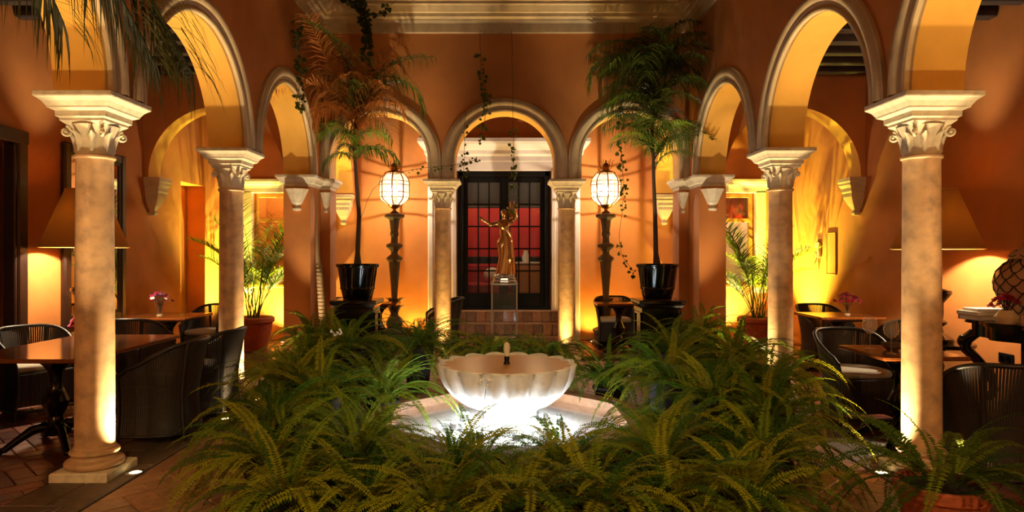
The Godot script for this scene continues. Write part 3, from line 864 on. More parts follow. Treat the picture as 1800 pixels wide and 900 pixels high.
func columns() -> void:
	var c := make_column()
	c.position = V(-2.815, 0, 4.65)
	tag(c, "marble column on the left nearest the camera, an uplight glowing at its foot", "column", "arcade columns")
	var warm := Color(1.0, 0.88, 0.66)
	var spots := [
		[2.815, 4.65, "marble column on the right nearest the camera, behind the fern in a terracotta pot"], [-2.815, 7.0, "second marble column of the left arcade, beside the row of wicker chairs"], [2.815, 7.0, "second marble column of the right arcade, in front of the right corner palm"],
		[-0.89, 9.82, "slim marble column of the back arcade left of the black door"], [0.89, 9.82, "slim marble column of the back arcade right of the black door"],
		[-2.815, 2.3, "marble column of the left arcade beside the camera"], [2.815, 2.3, "marble column of the right arcade beside the camera"]]
	for sp in spots: dup(c, "column", V(sp[0], 0, sp[1]), 0, sp[2])
	uplight(0.0, 9.1, "round floor uplight added in front of the clear display stand to light the statue", Color(1.0, 0.92, 0.78), E.statue, V(0, 1.68, 1.4), 13.0)  # hidden uplight put in to brighten the bronze
	for s in [-1.0, 1.0]:
		var nm := "left" if s < 0 else "right"
		uplight(s * 2.55, 4.67, "round floor uplight at the foot of the nearest %s column" % nm, warm, E.near, Vector3.UP, 40.0)
		uplight(s * 2.55, 7.02, "round floor uplight at the foot of the second %s column" % nm, warm, E.near, Vector3.UP, 40.0)
		uplight(s * 2.55, 2.3, "round floor uplight at the foot of the %s column beside the camera" % nm, warm, E.near, Vector3.UP, 40.0)
		uplight(s * 2.62, 3.85, "round floor uplight in the path, aimed at the nearest %s capital" % nm, warm, E.capital, V(s * 0.18, 2.45, 0.72), 17.0)
		uplight(s * 2.55, 6.2, "round floor uplight in the path, aimed at the second %s capital" % nm, warm, E.capital * 0.45, V(s * 0.22, 2.45, 0.72), 15.0)
		uplight(s * 2.42, 8.45, "round floor uplight in front of the %s corner pier" % nm, Color(1, 0.92, 0.76), E.pier, V(s * 0.25, 2.4, 0.70), 18.0)
		uplight(s * 1.5, 8.4, "round floor uplight among the ferns below the %s tall palm" % nm, Color(1, 0.92, 0.76), E.palm, V(s * 0.12, 3.6, 0.75), 20.0)
		uplight(s * 0.84, 9.56, "round floor uplight at the foot of the slim column %s of the door" % nm, Color(1.0, 0.84, 0.52), E.back, Vector3.UP, 36.0)
		uplight(s * 4.47, 11.6 if s < 0 else 11.05, "round floor uplight behind the %s corner palm by the side wall" % nm, Color(1.0, 0.94, 0.36), E.corner, Vector3(s * 0.12, 1, 0.0), 46.0)
		uplight(s * 3.75, 11.6, "round floor uplight below the %s corner window" % nm, Color(1.0, 0.94, 0.52), E.window, Vector3(0, 1, -0.05))
		uplight(s * 1.52, 11.7, "round floor uplight on the back wall between the %s lantern and the door" % nm, Color(1.0, 0.78, 0.36), E.wash, Vector3(0, 1, -0.15))
		uplight(s * 2.2, 11.65, "round floor uplight on the back wall behind the %s lantern" % nm, Color(1.0, 0.78, 0.36), E.wash * 0.6, Vector3(0, 1, -0.15))

var E := {"near": 13.0, "pier": 6.0, "back": 7.0, "corner": 48.0, "window": 16.0, "wash": 2.6, "lantern": 1.9, "table": 5.0, "fountain": 0.24, "front": 0.8, "gallery": 5.0, "statue": 14.0, "bed": 11.0, "capital": 7.0, "palm": 13.0}

func torchere(x: float, label_t: String, label_l: String) -> void:
	var at := V(x, 0, 11.2)
	var t := thing("torch_stand", label_t, "lamp stand", at, 0, "carved lantern stands")
	var m := MB.new()
	m.square([Vector2(0.2, 0), Vector2(0.2, 0.06), Vector2(0.17, 0.09), Vector2(0.17, 0.2), Vector2(0.19, 0.22), Vector2(0.19, 0.26), Vector2(0.12, 0.3)])
	part("foot", m, M.torch_wood, t)
	m = MB.new()
	m.lathe([Vector2(0.1, 0.29), Vector2(0.13, 0.33), Vector2(0.14, 0.38), Vector2(0.1, 0.46), Vector2(0.05, 0.52), Vector2(0.045, 0.6), Vector2(0.05, 0.72)], 14)
	part("lower_stem", m, M.torch_wood, t)
	m = MB.new()
	m.lathe([Vector2(0.045, 0.7), Vector2(0.055, 0.9), Vector2(0.085, 1.24), Vector2(0.095, 1.36), Vector2(0.10, 1.38), Vector2(0.13, 1.41), Vector2(0.135, 1.44), Vector2(0.10, 1.47), Vector2(0.06, 1.50), Vector2(0.055, 1.54), Vector2(0.08, 1.58), Vector2(0.135, 1.62), Vector2(0.135, 1.66), Vector2(0.06, 1.69), Vector2(0.055, 1.78), Vector2(0.075, 1.83), Vector2(0.062, 1.88), Vector2(0.085, 2.06), Vector2(0.10, 2.08), Vector2(0.165, 2.11), Vector2(0.165, 2.15), Vector2(0.13, 2.165), Vector2(0.0, 2.17)], 8, Vector3.ZERO, true)
	part("carved_stem", m, M.torch_wood, t)
	var lm := leaf_plate(0.2, 0.045, 0.12).done()
	for k in 8:
		var b := Basis(Vector3.UP, TAU * k / 8)
		part("acanthus_leaf", lm, M.torch_wood, t, b * Vector3(0, 0.62, 0.05), b)
		part("acanthus_leaf", lm, M.torch_wood, t, b * Vector3(0, 0.50, 0.055), b.rotated(Vector3.UP, 0.39))
	# the lantern standing on it
	var l := thing("lantern", label_l, "lantern", at + Vector3(0, 2.17, 0), 0, "lit glass lanterns")
	m = MB.new()
	m.lathe([Vector2(0.0, 0.0), Vector2(0.06, 0.0), Vector2(0.07, 0.02), Vector2(0.03, 0.05), Vector2(0.028, 0.07), Vector2(0.08, 0.10), Vector2(0.11, 0.14), Vector2(0.0, 0.14)], 16)
	part("foot", m, M.brass, l)
	var body := [Vector2(0.11, 0.14), Vector2(0.2, 0.21), Vector2(0.235, 0.26), Vector2(0.24, 0.50), Vector2(0.22, 0.57), Vector2(0.15, 0.66)]
	var n := 8
	for k in n:
		m = MB.new()
		for j in body.size() - 1:
			var p: Vector2 = body[j]; var q: Vector2 = body[j + 1]
			var a := TAU * (k + 0.06) / n; var b := TAU * (k + 0.94) / n
			m.quad(Vector3(cos(a) * p.x, p.y, -sin(a) * p.x), Vector3(cos(b) * p.x, p.y, -sin(b) * p.x), Vector3(cos(b) * q.x, q.y, -sin(b) * q.x), Vector3(cos(a) * q.x, q.y, -sin(a) * q.x))
		part("pane", m, M.lantern_glass, l)
		m = MB.new()
		var path := []
		for p in body: path.append(Vector3(cos(TAU * k / n) * (p.x + 0.004), p.y, -sin(TAU * k / n) * (p.x + 0.004)))
		m.tube(path, 0.010, 5)
		part("rib", m, M.brass, l)
	for y in [[0.26, 0.238], [0.34, 0.24], [0.46, 0.242], [0.52, 0.238]]:
		m = MB.new()
		var path := []
		for k in n * 2 + 1: path.append(Vector3(cos(TAU * k / (n * 2)) * (y[1] + 0.004), y[0], -sin(TAU * k / (n * 2)) * (y[1] + 0.004)))
		m.tube(path, 0.006, 5, false)
		part("hoop", m, M.brass, l)
	m = MB.new()
	m.lathe([Vector2(0.155, 0.655), Vector2(0.16, 0.67), Vector2(0.11, 0.69), Vector2(0.06, 0.71), Vector2(0.05, 0.75), Vector2(0.07, 0.78), Vector2(0.04, 0.81), Vector2(0.015, 0.83), Vector2(0.02, 0.86), Vector2(0.0, 0.885)], 16)
	part("cap", m, M.brass, l)
	for k in 6:
		m = MB.new()
		var a := TAU * k / 6
		var d := Vector3(cos(a), 0, -sin(a))
		m.tube([d * 0.06 + Vector3(0, 0.72, 0), d * 0.10 + Vector3(0, 0.77, 0), d * 0.095 + Vector3(0, 0.83, 0), d * 0.13 + Vector3(0, 0.88, 0)], [0.009, 0.008, 0.007, 0.005], 5)
		part("crown_scroll", m, M.brass, l)
	m = MB.new()
	m.lathe([Vector2(0.02, 0.14), Vector2(0.02, 0.28), Vector2(0.03, 0.29), Vector2(0.0, 0.3)], 10)
	part("candle_tube", m, M.white_paint, l)
	m = MB.new()
	m.ball(Vector3(0, 0.37, 0), Vector3(0.055, 0.085, 0.055), 14)
	part("bulb", m, M.bulb_white, l)
	omni(l, Vector3(0, 0.36, 0), Color(1.0, 0.92, 0.80), E.lantern, 0.01)

func table_lamp(at: Vector3, label: String) -> Node3D:
	var t := thing("table_lamp", label, "lamp", at, 0, "large shaded table lamps")
	var m := MB.new()
	m.lathe([Vector2(0.0, 0.0), Vector2(0.15, 0.0), Vector2(0.15, 0.04), Vector2(0.11, 0.07), Vector2(0.06, 0.10), Vector2(0.05, 0.16), Vector2(0.09, 0.19), Vector2(0.09, 0.21), Vector2(0.055, 0.24), Vector2(0.06, 0.30), Vector2(0.06, 0.40), Vector2(0.135, 0.50), Vector2(0.13, 0.53), Vector2(0.04, 0.55), Vector2(0.0, 0.56)], 20)
	part("base", m, M.black_gloss, t)
	m = MB.new()
	m.lathe([Vector2(0.04, 0.55), Vector2(0.02, 0.62), Vector2(0.05, 0.66), Vector2(0.03, 0.70), Vector2(0.055, 0.76), Vector2(0.03, 0.81), Vector2(0.045, 0.86), Vector2(0.015, 0.92), Vector2(0.012, 1.12)], 14)
	part("stem", m, M.black_gloss, t)
	m = MB.new()
	m.lathe([Vector2(0.415, 0.955), Vector2(0.18, 1.56)], 48)
	m.lathe([Vector2(0.176, 1.558), Vector2(0.411, 0.957)], 48)
	var sh := part("shade", m, M.shade_cloth, t)
	m = MB.new()
	m.lathe([Vector2(0.408, 0.95), Vector2(0.419, 0.95), Vector2(0.419, 0.965), Vector2(0.408, 0.965), Vector2(0.408, 0.95)], 48)
	m.lathe([Vector2(0.173, 1.55), Vector2(0.184, 1.55), Vector2(0.184, 1.564), Vector2(0.173, 1.564), Vector2(0.173, 1.55)], 48)
	part("shade_trim", m, M.gold_wood, sh)
	m = MB.new()
	for k in 3:
		var a := TAU * k / 3
		m.tube([Vector3(0, 1.30, 0), Vector3(cos(a) * 0.27, 1.32, -sin(a) * 0.27)], 0.004, 4)
	m.tube([Vector3(0, 1.1, 0), Vector3(0, 1.31, 0)], 0.006, 5)
	part("shade_holder", m, M.brass, t)
	m = MB.new()
	m.ball(Vector3(0.0, 1.20, 0.0), Vector3(0.045, 0.06, 0.045), 12)
	part("bulb", m, M.bulb_warm, t)
	omni(t, Vector3(0, 1.20, 0), Color(1.0, 0.92, 0.76), E.table, 0.05)
	return t

func drain() -> void:
	var t := thing("drain_grate", "metal drain grate in the paving at the lower left corner", "grate", V(-2.84, 0.002, 3.92))
	var m := MB.new()
	for s in [-1.0, 1.0]: m.box(Vector3(s * 0.20, 0.006, 0), Vector3(0.02, 0.012, 0.24), 0.002); m.box(Vector3(0, 0.006, s * 0.11), Vector3(0.42, 0.012, 0.02), 0.002)
	part("frame", m, M.silver_metal, t)
	for k in 9:
		m = MB.new(); m.box(Vector3(0, 0.006, -0.088 + 0.022 * k), Vector3(0.38, 0.009, 0.009), 0.002); part("bar", m, M.silver_metal, t)

func added_lantern(t: Node3D, e: float) -> void:  # unseen lantern put in as fill for court and galleries
	var m := MB.new()
	m.box(Vector3(0, 0.1, 0.13), Vector3(0.14, 0.3, 0.04), 0.01); m.box(Vector3(0, 0.22, 0.05), Vector3(0.03, 0.03, 0.18))
	part("bracket", m, M.iron, t)
	m = MB.new()
	m.lathe([Vector2(0.12, 0.15), Vector2(0.10, 0.2), Vector2(0.03, 0.24), Vector2(0, 0.25)], 12)
	part("cap", m, M.iron, t)
	m = MB.new()
	m.ball(Vector3.ZERO, Vector3(0.1, 0.13, 0.1), 16)
	part("globe", m, M.bulb_warm, t)
	omni(t, Vector3.ZERO, Color(1.0, 0.84, 0.58), e, 0.1)

func added_front_lamps() -> void:  # lamps added out of view to fill the near end with light
	for s in [-1.0, 1.0]:
		for inner in [true, false]:
			var t := thing("added_lantern", "fill lantern added on the closing wall behind the camera, %s %s" % ["court" if inner else "gallery", "left" if s < 0 else "right"], "lantern", V(s * (1.4 if inner else 3.9), 3.1 if inner else 2.5, -1.05), 0, "fill lanterns added behind the camera")
			added_lantern(t, E.front if inner else E.gallery)
		var m: MB
		# an unseen spotlight added to brighten the ferns
		var g := thing("added_spotlight", "small fill spotlight added under the cornice behind the camera, %s" % ("left" if s < 0 else "right"), "spotlight", V(s * 0.9, 4.3, -1.12), 0, "fill spotlights added behind the camera")
		var dir := (V(s * 0.55, 0.3, 4.6) - V(s * 0.9, 4.3, -1.12)).normalized()
		var bs := Basis(Vector3.RIGHT, PI / 2).rotated(Vector3.RIGHT, 0.0)
		bs = Basis(Quaternion(Vector3.UP, dir))
		m = MB.new(); m.lathe([Vector2(0, -0.14), Vector2(0.05, -0.13), Vector2(0.06, 0.0), Vector2(0.055, 0.0), Vector2(0.052, -0.03)], 16); part("housing", m, M.iron, g, Vector3.ZERO, bs)
		m = MB.new(); m.lathe([Vector2(0.052, -0.03), Vector2(0.0, -0.025)], 16); part("lens", m, M.lens_warm, g, Vector3.ZERO, bs)
		m = MB.new(); m.box(Vector3(0, 0.02, 0.05), Vector3(0.02, 0.02, 0.16)); part("bracket", m, M.iron, g)
		spot(g, dir * 0.03, dir, Color(1.0, 0.86, 0.58), E.bed, 24.0, 0.6, 0.05)

# ------------------------------------------------------------------ fountain
func fountain() -> void:
	var c := V(0, 0, 5.83)
	# octagonal basin
	var b := thing("fountain_basin", "octagonal terracotta-edged fountain basin with brightly lit water", "basin", c)
	var ri := 1.05; var ro := 1.27
	for k in 8:
		var a0 := TAU * (k + 0.5) / 8; var a1 := TAU * (k + 1.5) / 8
		var m := MB.new()
		var p := func(a: float, r: float, y: float) -> Vector3: return Vector3(cos(a) * r, y, -sin(a) * r)
		var hh := 0.14
		var mid := (a0 + a1) / 2
		var rad := Vector3(cos(mid), 0, -sin(mid))
		m.quadn(p.call(a0, ri, hh), p.call(a1, ri, hh), p.call(a1, ro - 0.02, hh), p.call(a0, ro - 0.02, hh), Vector3.UP)
		m.quadn(p.call(a0, ro - 0.02, hh), p.call(a1, ro - 0.02, hh), p.call(a1, ro, hh - 0.02), p.call(a0, ro, hh - 0.02), Vector3.UP + rad)
		m.quadn(p.call(a0, ro, hh - 0.02), p.call(a1, ro, hh - 0.02), p.call(a1, ro, 0), p.call(a0, ro, 0), rad)
		m.quadn(p.call(a0, ri, hh), p.call(a1, ri, hh), p.call(a1, ri, 0.0), p.call(a0, ri, 0.0), -rad)
		part("kerb_stone", m, M.tile_warm, b)
	var fl := MB.new(); var wt := MB.new()
	for k in 8:
		var a0 := TAU * (k + 0.5) / 8; var a1 := TAU * (k + 1.5) / 8
		fl.trin(Vector3(0, 0.004, 0), Vector3(cos(a0) * ri, 0.004, -sin(a0) * ri), Vector3(cos(a1) * ri, 0.004, -sin(a1) * ri), Vector3.UP)
		wt.trin(Vector3(0, 0.06, 0), Vector3(cos(a0) * ri, 0.06, -sin(a0) * ri), Vector3(cos(a1) * ri, 0.06, -sin(a1) * ri), Vector3.UP)
	part("basin_floor", fl, M.white_paint, b)
	part("water", wt, M.water_pane, b)
	# bowl on a short stem
	var f := thing("fountain_bowl", "scalloped white marble fountain bowl filled to the brim with water", "fountain", c)
	var m := MB.new()
	m.lathe([Vector2(0.24, 0.005), Vector2(0.24, 0.05), Vector2(0.2, 0.09), Vector2(0.17, 0.14), Vector2(0.19, 0.2)], 32)
	part("stem", m, M.fountain_marble, f)
	m = MB.new()
	var outer := [[0.16, 0.185], [0.27, 0.20], [0.38, 0.245], [0.47, 0.31], [0.535, 0.39], [0.575, 0.47], [0.59, 0.53], [0.598, 0.558], [0.592, 0.57], [0.575, 0.568], [0.555, 0.55], [0.545, 0.525]]
	var seg := 128
	m.smooth()
	for k in outer.size() - 1:
		if k in [7, 8]: m.smooth()
		for j in seg:
			var q := []
			for e in [[k, j], [k, j + 1], [k + 1, j + 1], [k + 1, j]]:
				var a: float = TAU * e[1] / seg
				var o = outer[e[0]]
				var lobe := absf(sin(a * 8.0))
				var dep: float = 0.11 * clampf((o[1] - 0.18) / 0.2, 0.0, 1.0)
				q.append(Vector3(cos(a), 0, -sin(a)) * o[0] * (1.0 - dep * (1.0 - pow(lobe, 0.7))) + Vector3(0, o[1] + (0.014 * lobe if o[1] > 0.5 else 0.0), 0))
			m.quad(q[0], q[1], q[2], q[3])
	part("bowl", m, M.fountain_marble, f)
	m = MB.new()
	m.lathe([Vector2(0.0, 0.30), Vector2(0.3, 0.34), Vector2(0.45, 0.45), Vector2(0.545, 0.53)], 48)
	part("bowl_inside", m, M.fountain_marble, f)
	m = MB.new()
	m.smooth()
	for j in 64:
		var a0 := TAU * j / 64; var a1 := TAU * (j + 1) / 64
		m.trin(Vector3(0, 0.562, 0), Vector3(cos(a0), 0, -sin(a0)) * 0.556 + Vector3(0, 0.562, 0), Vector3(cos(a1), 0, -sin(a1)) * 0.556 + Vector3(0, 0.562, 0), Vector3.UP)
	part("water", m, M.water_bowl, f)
	m = MB.new()
	m.lathe([Vector2(0.026, 0.5), Vector2(0.028, 0.57), Vector2(0.02, 0.59), Vector2(0.024, 0.615), Vector2(0.02, 0.63), Vector2(0.0, 0.632)], 14)
	part("nozzle", m, M.iron, f)
	m = MB.new()
	m.lathe([Vector2(0.014, 0.628), Vector2(0.024, 0.66), Vector2(0.03, 0.70), Vector2(0.024, 0.735), Vector2(0.010, 0.75), Vector2(0.0, 0.752)], 14)
	part("water_jet", m, M.jet, f)
	# lights standing in the basin
	for k in 8:
		var a := TAU * k / 8
		var at := c + Vector3(cos(a + 0.2) * 0.44, 0.0, -sin(a + 0.2) * 0.44)
		var t := thing("basin_light", "small round white light in the basin water, under the fountain bowl", "lamp", at + Vector3(0, 0.005, 0), 0, "white lights in the basin")
		var r := MB.new(); r.lathe([Vector2(0.05, 0), Vector2(0.05, 0.08), Vector2(0.04, 0.084)], 14); part("rim", r, M.silver_metal, t)
		var l := MB.new(); l.lathe([Vector2(0.04, 0.08), Vector2(0.03, 0.088), Vector2(0.0, 0.09)], 14); part("lens", l, M.lens_cool, t)
		omni(t, Vector3(0, 0.13, 0), Color(0.88, 0.95, 1.0), E.fountain, 0.03)

# ------------------------------------------------------------------ furniture
func chair_plan(u: float) -> Array:
	var side := 0.24; var r := 0.285
	var total := side * 2 + PI * r
	var d := u * total
	if d < side: return [Vector2(-r, side - d), Vector2(-1, 0), side - d]
	if d > side + PI * r: return [Vector2(r, d - side - PI * r), Vector2(1, 0), d - side - PI * r]
	var a := PI + (d - side) / r
	return [Vector2(cos(a) * r, sin(a) * r), Vector2(cos(a), sin(a)), sin(a) * r]

func chair_point(u: float, y: float, off := 0.0) -> Vector3:
	var c := chair_plan(u)
	var o := -0.03 * sin(clampf((y - 0.06) / 0.5, 0.0, 1.0) * PI) + 0.05 * pow(maxf(0.0, (y - 0.5) / 0.3), 1.6) + off
	var p: Vector2 = c[0] + c[1] * o
	return Vector3(p.x, y, p.y)

func chair_top(u: float) -> float:
	var z: float = chair_plan(u)[2]
	return lerpf(0.80, 0.60, smoothstep(-0.27, 0.20, z)) - 0.05 * smoothstep(0.16, 0.24, z)

func make_chair() -> Node3D:
	var t := thing("wicker_chair", "", "chair")
	var m := MB.new()
	m.flat()
	var n := 84
	for k in n:
		var u := (k + 0.5) / n
		var c := chair_plan(u)
		var tan2 := Vector3(-c[1].y, 0, c[1].x) * 0.0068
		var top := chair_top(u)
		var rows := []
		for i in 8:
			var y := lerpf(0.07, top, i / 7.0)
			var a := chair_point(u, y, 0.004); var b := chair_point(u, y, -0.004)
			rows.append([a - tan2, a + tan2, b + tan2, b - tan2, a - tan2])
		for i in 7:
			for j in 4: m.quad(rows[i][j], rows[i + 1][j], rows[i + 1][j + 1], rows[i][j + 1])
	for y in [0.10, 0.2, 0.3, 0.46]:
		var path := []
		for k in 29: path.append(chair_point(k / 28.0, y))
		m.tube(path, 0.007, 4)
	# woven apron under the seat at the front
	for k in 30:
		var x := lerpf(-0.26, 0.26, (k + 0.5) / 30)
		m.box(Vector3(x, 0.265, 0.235), Vector3(0.0135, 0.29, 0.008))
	stuff(part("weave", m, M.rattan, t))
	m = MB.new()
	var rail := []
	for k in 41: rail.append(chair_point(k / 40.0, chair_top(k / 40.0)))
	m.tube(rail, 0.017, 8)
	part("top_rail", m, M.rattan_frame, t)
	m = MB.new()
	var low := []
	for k in 29: low.append(chair_point(k / 28.0, 0.07))
	low.append(low[0])
	m.tube(low, 0.012, 6)
	part("base_rail", m, M.rattan_frame, t)
	for u in [0.0, 0.36, 0.64, 1.0]:
		m = MB.new()
		var path := []
		for k in 9: path.append(chair_point(u, lerpf(0.0, chair_top(u), k / 8.0), 0.006))
		m.tube(path, 0.017, 7)
		part("leg", m, M.rattan_frame, t)
	m = MB.new()
	var cp := PackedVector2Array()
	for k in 21:
		var pt: Vector2 = chair_plan(k / 20.0)[0]
		cp.append(Vector2(pt.x, pt.y) * Vector2(0.87, 0.87) + Vector2(0, 0.01))
	m.extrude(cp, Vector3(0, 0.385, 0), Vector3(1, 0, 0), Vector3(0, 0, 1), Vector3(0, 0.03, 0))
	part("seat", m, M.rattan, t)
	m = MB.new()
	var lay := []
	for e in [[0.0, 0.415, 0.0], [0.80, 0.415, 0.0], [0.86, 0.43, 0.0], [0.87, 0.45, 0.0], [0.85, 0.472, 0.0], [0.78, 0.486, 0.0], [0.5, 0.49, 0.0], [0.0, 0.49, 0.0]]:
		var row := []
		for k in 25:
			var pt: Vector2 = chair_plan(k / 24.0)[0] if k < 24 else chair_plan(0.0)[0]
			row.append(Vector3(pt.x * e[0], e[1], (pt.y - 0.02) * e[0] + 0.02))
		lay.append(row)
	m.smooth()
	m.grid(lay, Vector3(0, 0, -1))
	part("cushion", m, M.cushion, t)
	return t

func make_table(label: String, at: Vector3, w: float, d: float, peds: Array) -> Node3D:
	var t := thing("dining_table", label, "table", at)
	var m := MB.new()
	m.box(Vector3(0, 0.733, 0), Vector3(w, 0.032, d), 0.008)
	part("table_top", m, M.table_wood, t)
	m = MB.new()
	m.box(Vector3(0, 0.700, 0), Vector3(w * 0.55, 0.034, d * 0.7), 0.006)
	part("apron", m, M.dark_wood, t)
	for z in peds:
		m = MB.new()
		m.lathe([Vector2(0.10, 0.10), Vector2(0.11, 0.14), Vector2(0.06, 0.19), Vector2(0.05, 0.24), Vector2(0.085, 0.31), Vector2(0.10, 0.36), Vector2(0.07, 0.42), Vector2(0.045, 0.47), Vector2(0.05, 0.58), Vector2(0.09, 0.64), Vector2(0.12, 0.665)], 16, Vector3(0, 0, z))
		part("pedestal", m, M.black_gloss, t)
		for k in 4:
			m = MB.new()
			var a := TAU * k / 4 + PI / 4
			var dd := Vector3(cos(a), 0, sin(a))
			m.tube([dd * 0.06 + Vector3(0, 0.17, z), dd * 0.16 + Vector3(0, 0.15, z), dd * 0.26 + Vector3(0, 0.085, z), dd * 0.33 + Vector3(0, 0.035, z), dd * 0.38 + Vector3(0, 0.022, z)], [0.04, 0.036, 0.028, 0.026, 0.018], 7)
			m.ball(dd * 0.365 + Vector3(0, 0.024, z), Vector3(0.034, 0.024, 0.034), 8)
			part("claw_foot", m, M.black_gloss, t)
	return t

func bouquet(at: Vector3, label: String, vase: String, cols: Array, k := 1.0) -> void:
	var t := thing("flower_vase", label, "vase", at, 0, "small flower vases on tables")
	var m := MB.new()
	if vase == "glass":
		m.lathe([Vector2(0.0, 0.004), Vector2(0.034, 0.004), Vector2(0.036, 0.03), Vector2(0.030, 0.08), Vector2(0.038, 0.12)], 18)
		part("vase", m, M.clear_glass, t)
		m = MB.new(); m.lathe([Vector2(0.033, 0.0), Vector2(0.033, 0.01), Vector2(0.0, 0.01)], 14); part("vase_foot", m, M.cream_glaze, t)
	else:
		m.lathe([Vector2(0.0, 0.0), Vector2(0.06, 0.0), Vector2(0.085, 0.03), Vector2(0.09, 0.06), Vector2(0.06, 0.10), Vector2(0.05, 0.115), Vector2(0.042, 0.115), Vector2(0.04, 0.09)], 22)
		part("vase", m, M.cream_glaze, t)
	m = MB.new()
	m.flat()
	for j in 5:
		var a := TAU * j / 5
		var b := Basis(Vector3.UP, a)
		m.tri(Vector3(0, 0, 0), b * Vector3(0.006, 0.009, 0.010), b * Vector3(0.0, 0.008, 0.022)); m.tri(Vector3(0, 0, 0), b * Vector3(0.0, 0.008, 0.022), b * Vector3(-0.006, 0.009, 0.010))
		m.tri(b * Vector3(0.006, 0.009, 0.010), b * Vector3(0.012, 0.005, 0.018), b * Vector3(0, 0.008, 0.022)); m.tri(b * Vector3(-0.006, 0.009, 0.010), b * Vector3(0, 0.008, 0.022), b * Vector3(-0.012, 0.005, 0.018))
	m.ball(Vector3(0, 0.006, 0), Vector3(0.005, 0.005, 0.005), 6)
	var bl := m.done()
	var st := MB.new()
	var lv := MB.new()
	for j in 40:
		var a := rng.randf() * TAU
		var e := rng.randf_range(0.0, 1.0)
		var tip := Vector3(cos(a) * 0.12 * e, 0.235 - 0.10 * e * e + rng.randf_range(-0.015, 0.02), sin(a) * 0.12 * e) * Vector3(k, lerpf(1.0, k, 0.25), k)
		st.tube([Vector3(0, 0.02, 0), Vector3(tip.x * 0.25, 0.11, tip.z * 0.25), tip], 0.0015, 3, false)
		var b := Basis(Vector3(-sin(a), 0, cos(a)), -e * 0.9).rotated(Vector3.UP, rng.randf() * 3.0) * rng.randf_range(0.9, 1.5)
		part("bloom", bl, M[cols[j % cols.size()]], t, tip, b)
		if j % 2 == 0:
			var q := tip * 0.85
			var s := Vector3(-sin(a), 0, cos(a)) * 0.012
			var o := Vector3(cos(a), -0.2, sin(a)) * 0.05
			lv.quad(q, q + o * 0.5 + s, q + o, q + o * 0.5 - s)
	part("stems", st, M.stem_brown, t)
	part("leaves", lv, M.fern_dark, t)

func wine_glass(at: Vector3, label: String) -> void:
	var t := thing("wine_glass", label, "glass", at, 0, "wine glasses")
	var m := MB.new()
	m.lathe([Vector2(0.0, 0.112), Vector2(0.022, 0.118), Vector2(0.047, 0.147), Vector2(0.055, 0.18), Vector2(0.051, 0.215), Vector2(0.041, 0.25), Vector2(0.0395, 0.25), Vector2(0.049, 0.215), Vector2(0.053, 0.18), Vector2(0.045, 0.149), Vector2(0.02, 0.122), Vector2(0.0, 0.117)], 28)
	part("bowl", m, M.wine_glass, t)
	m = MB.new()
	m.lathe([Vector2(0.006, 0.008), Vector2(0.004, 0.03), Vector2(0.004, 0.1), Vector2(0.008, 0.116)], 10)
	part("stem", m, M.wine_glass, t)
	m = MB.new()
	m.lathe([Vector2(0.0, 0.0), Vector2(0.04, 0.0), Vector2(0.04, 0.003), Vector2(0.006, 0.009)], 24)
	part("foot", m, M.wine_glass, t)

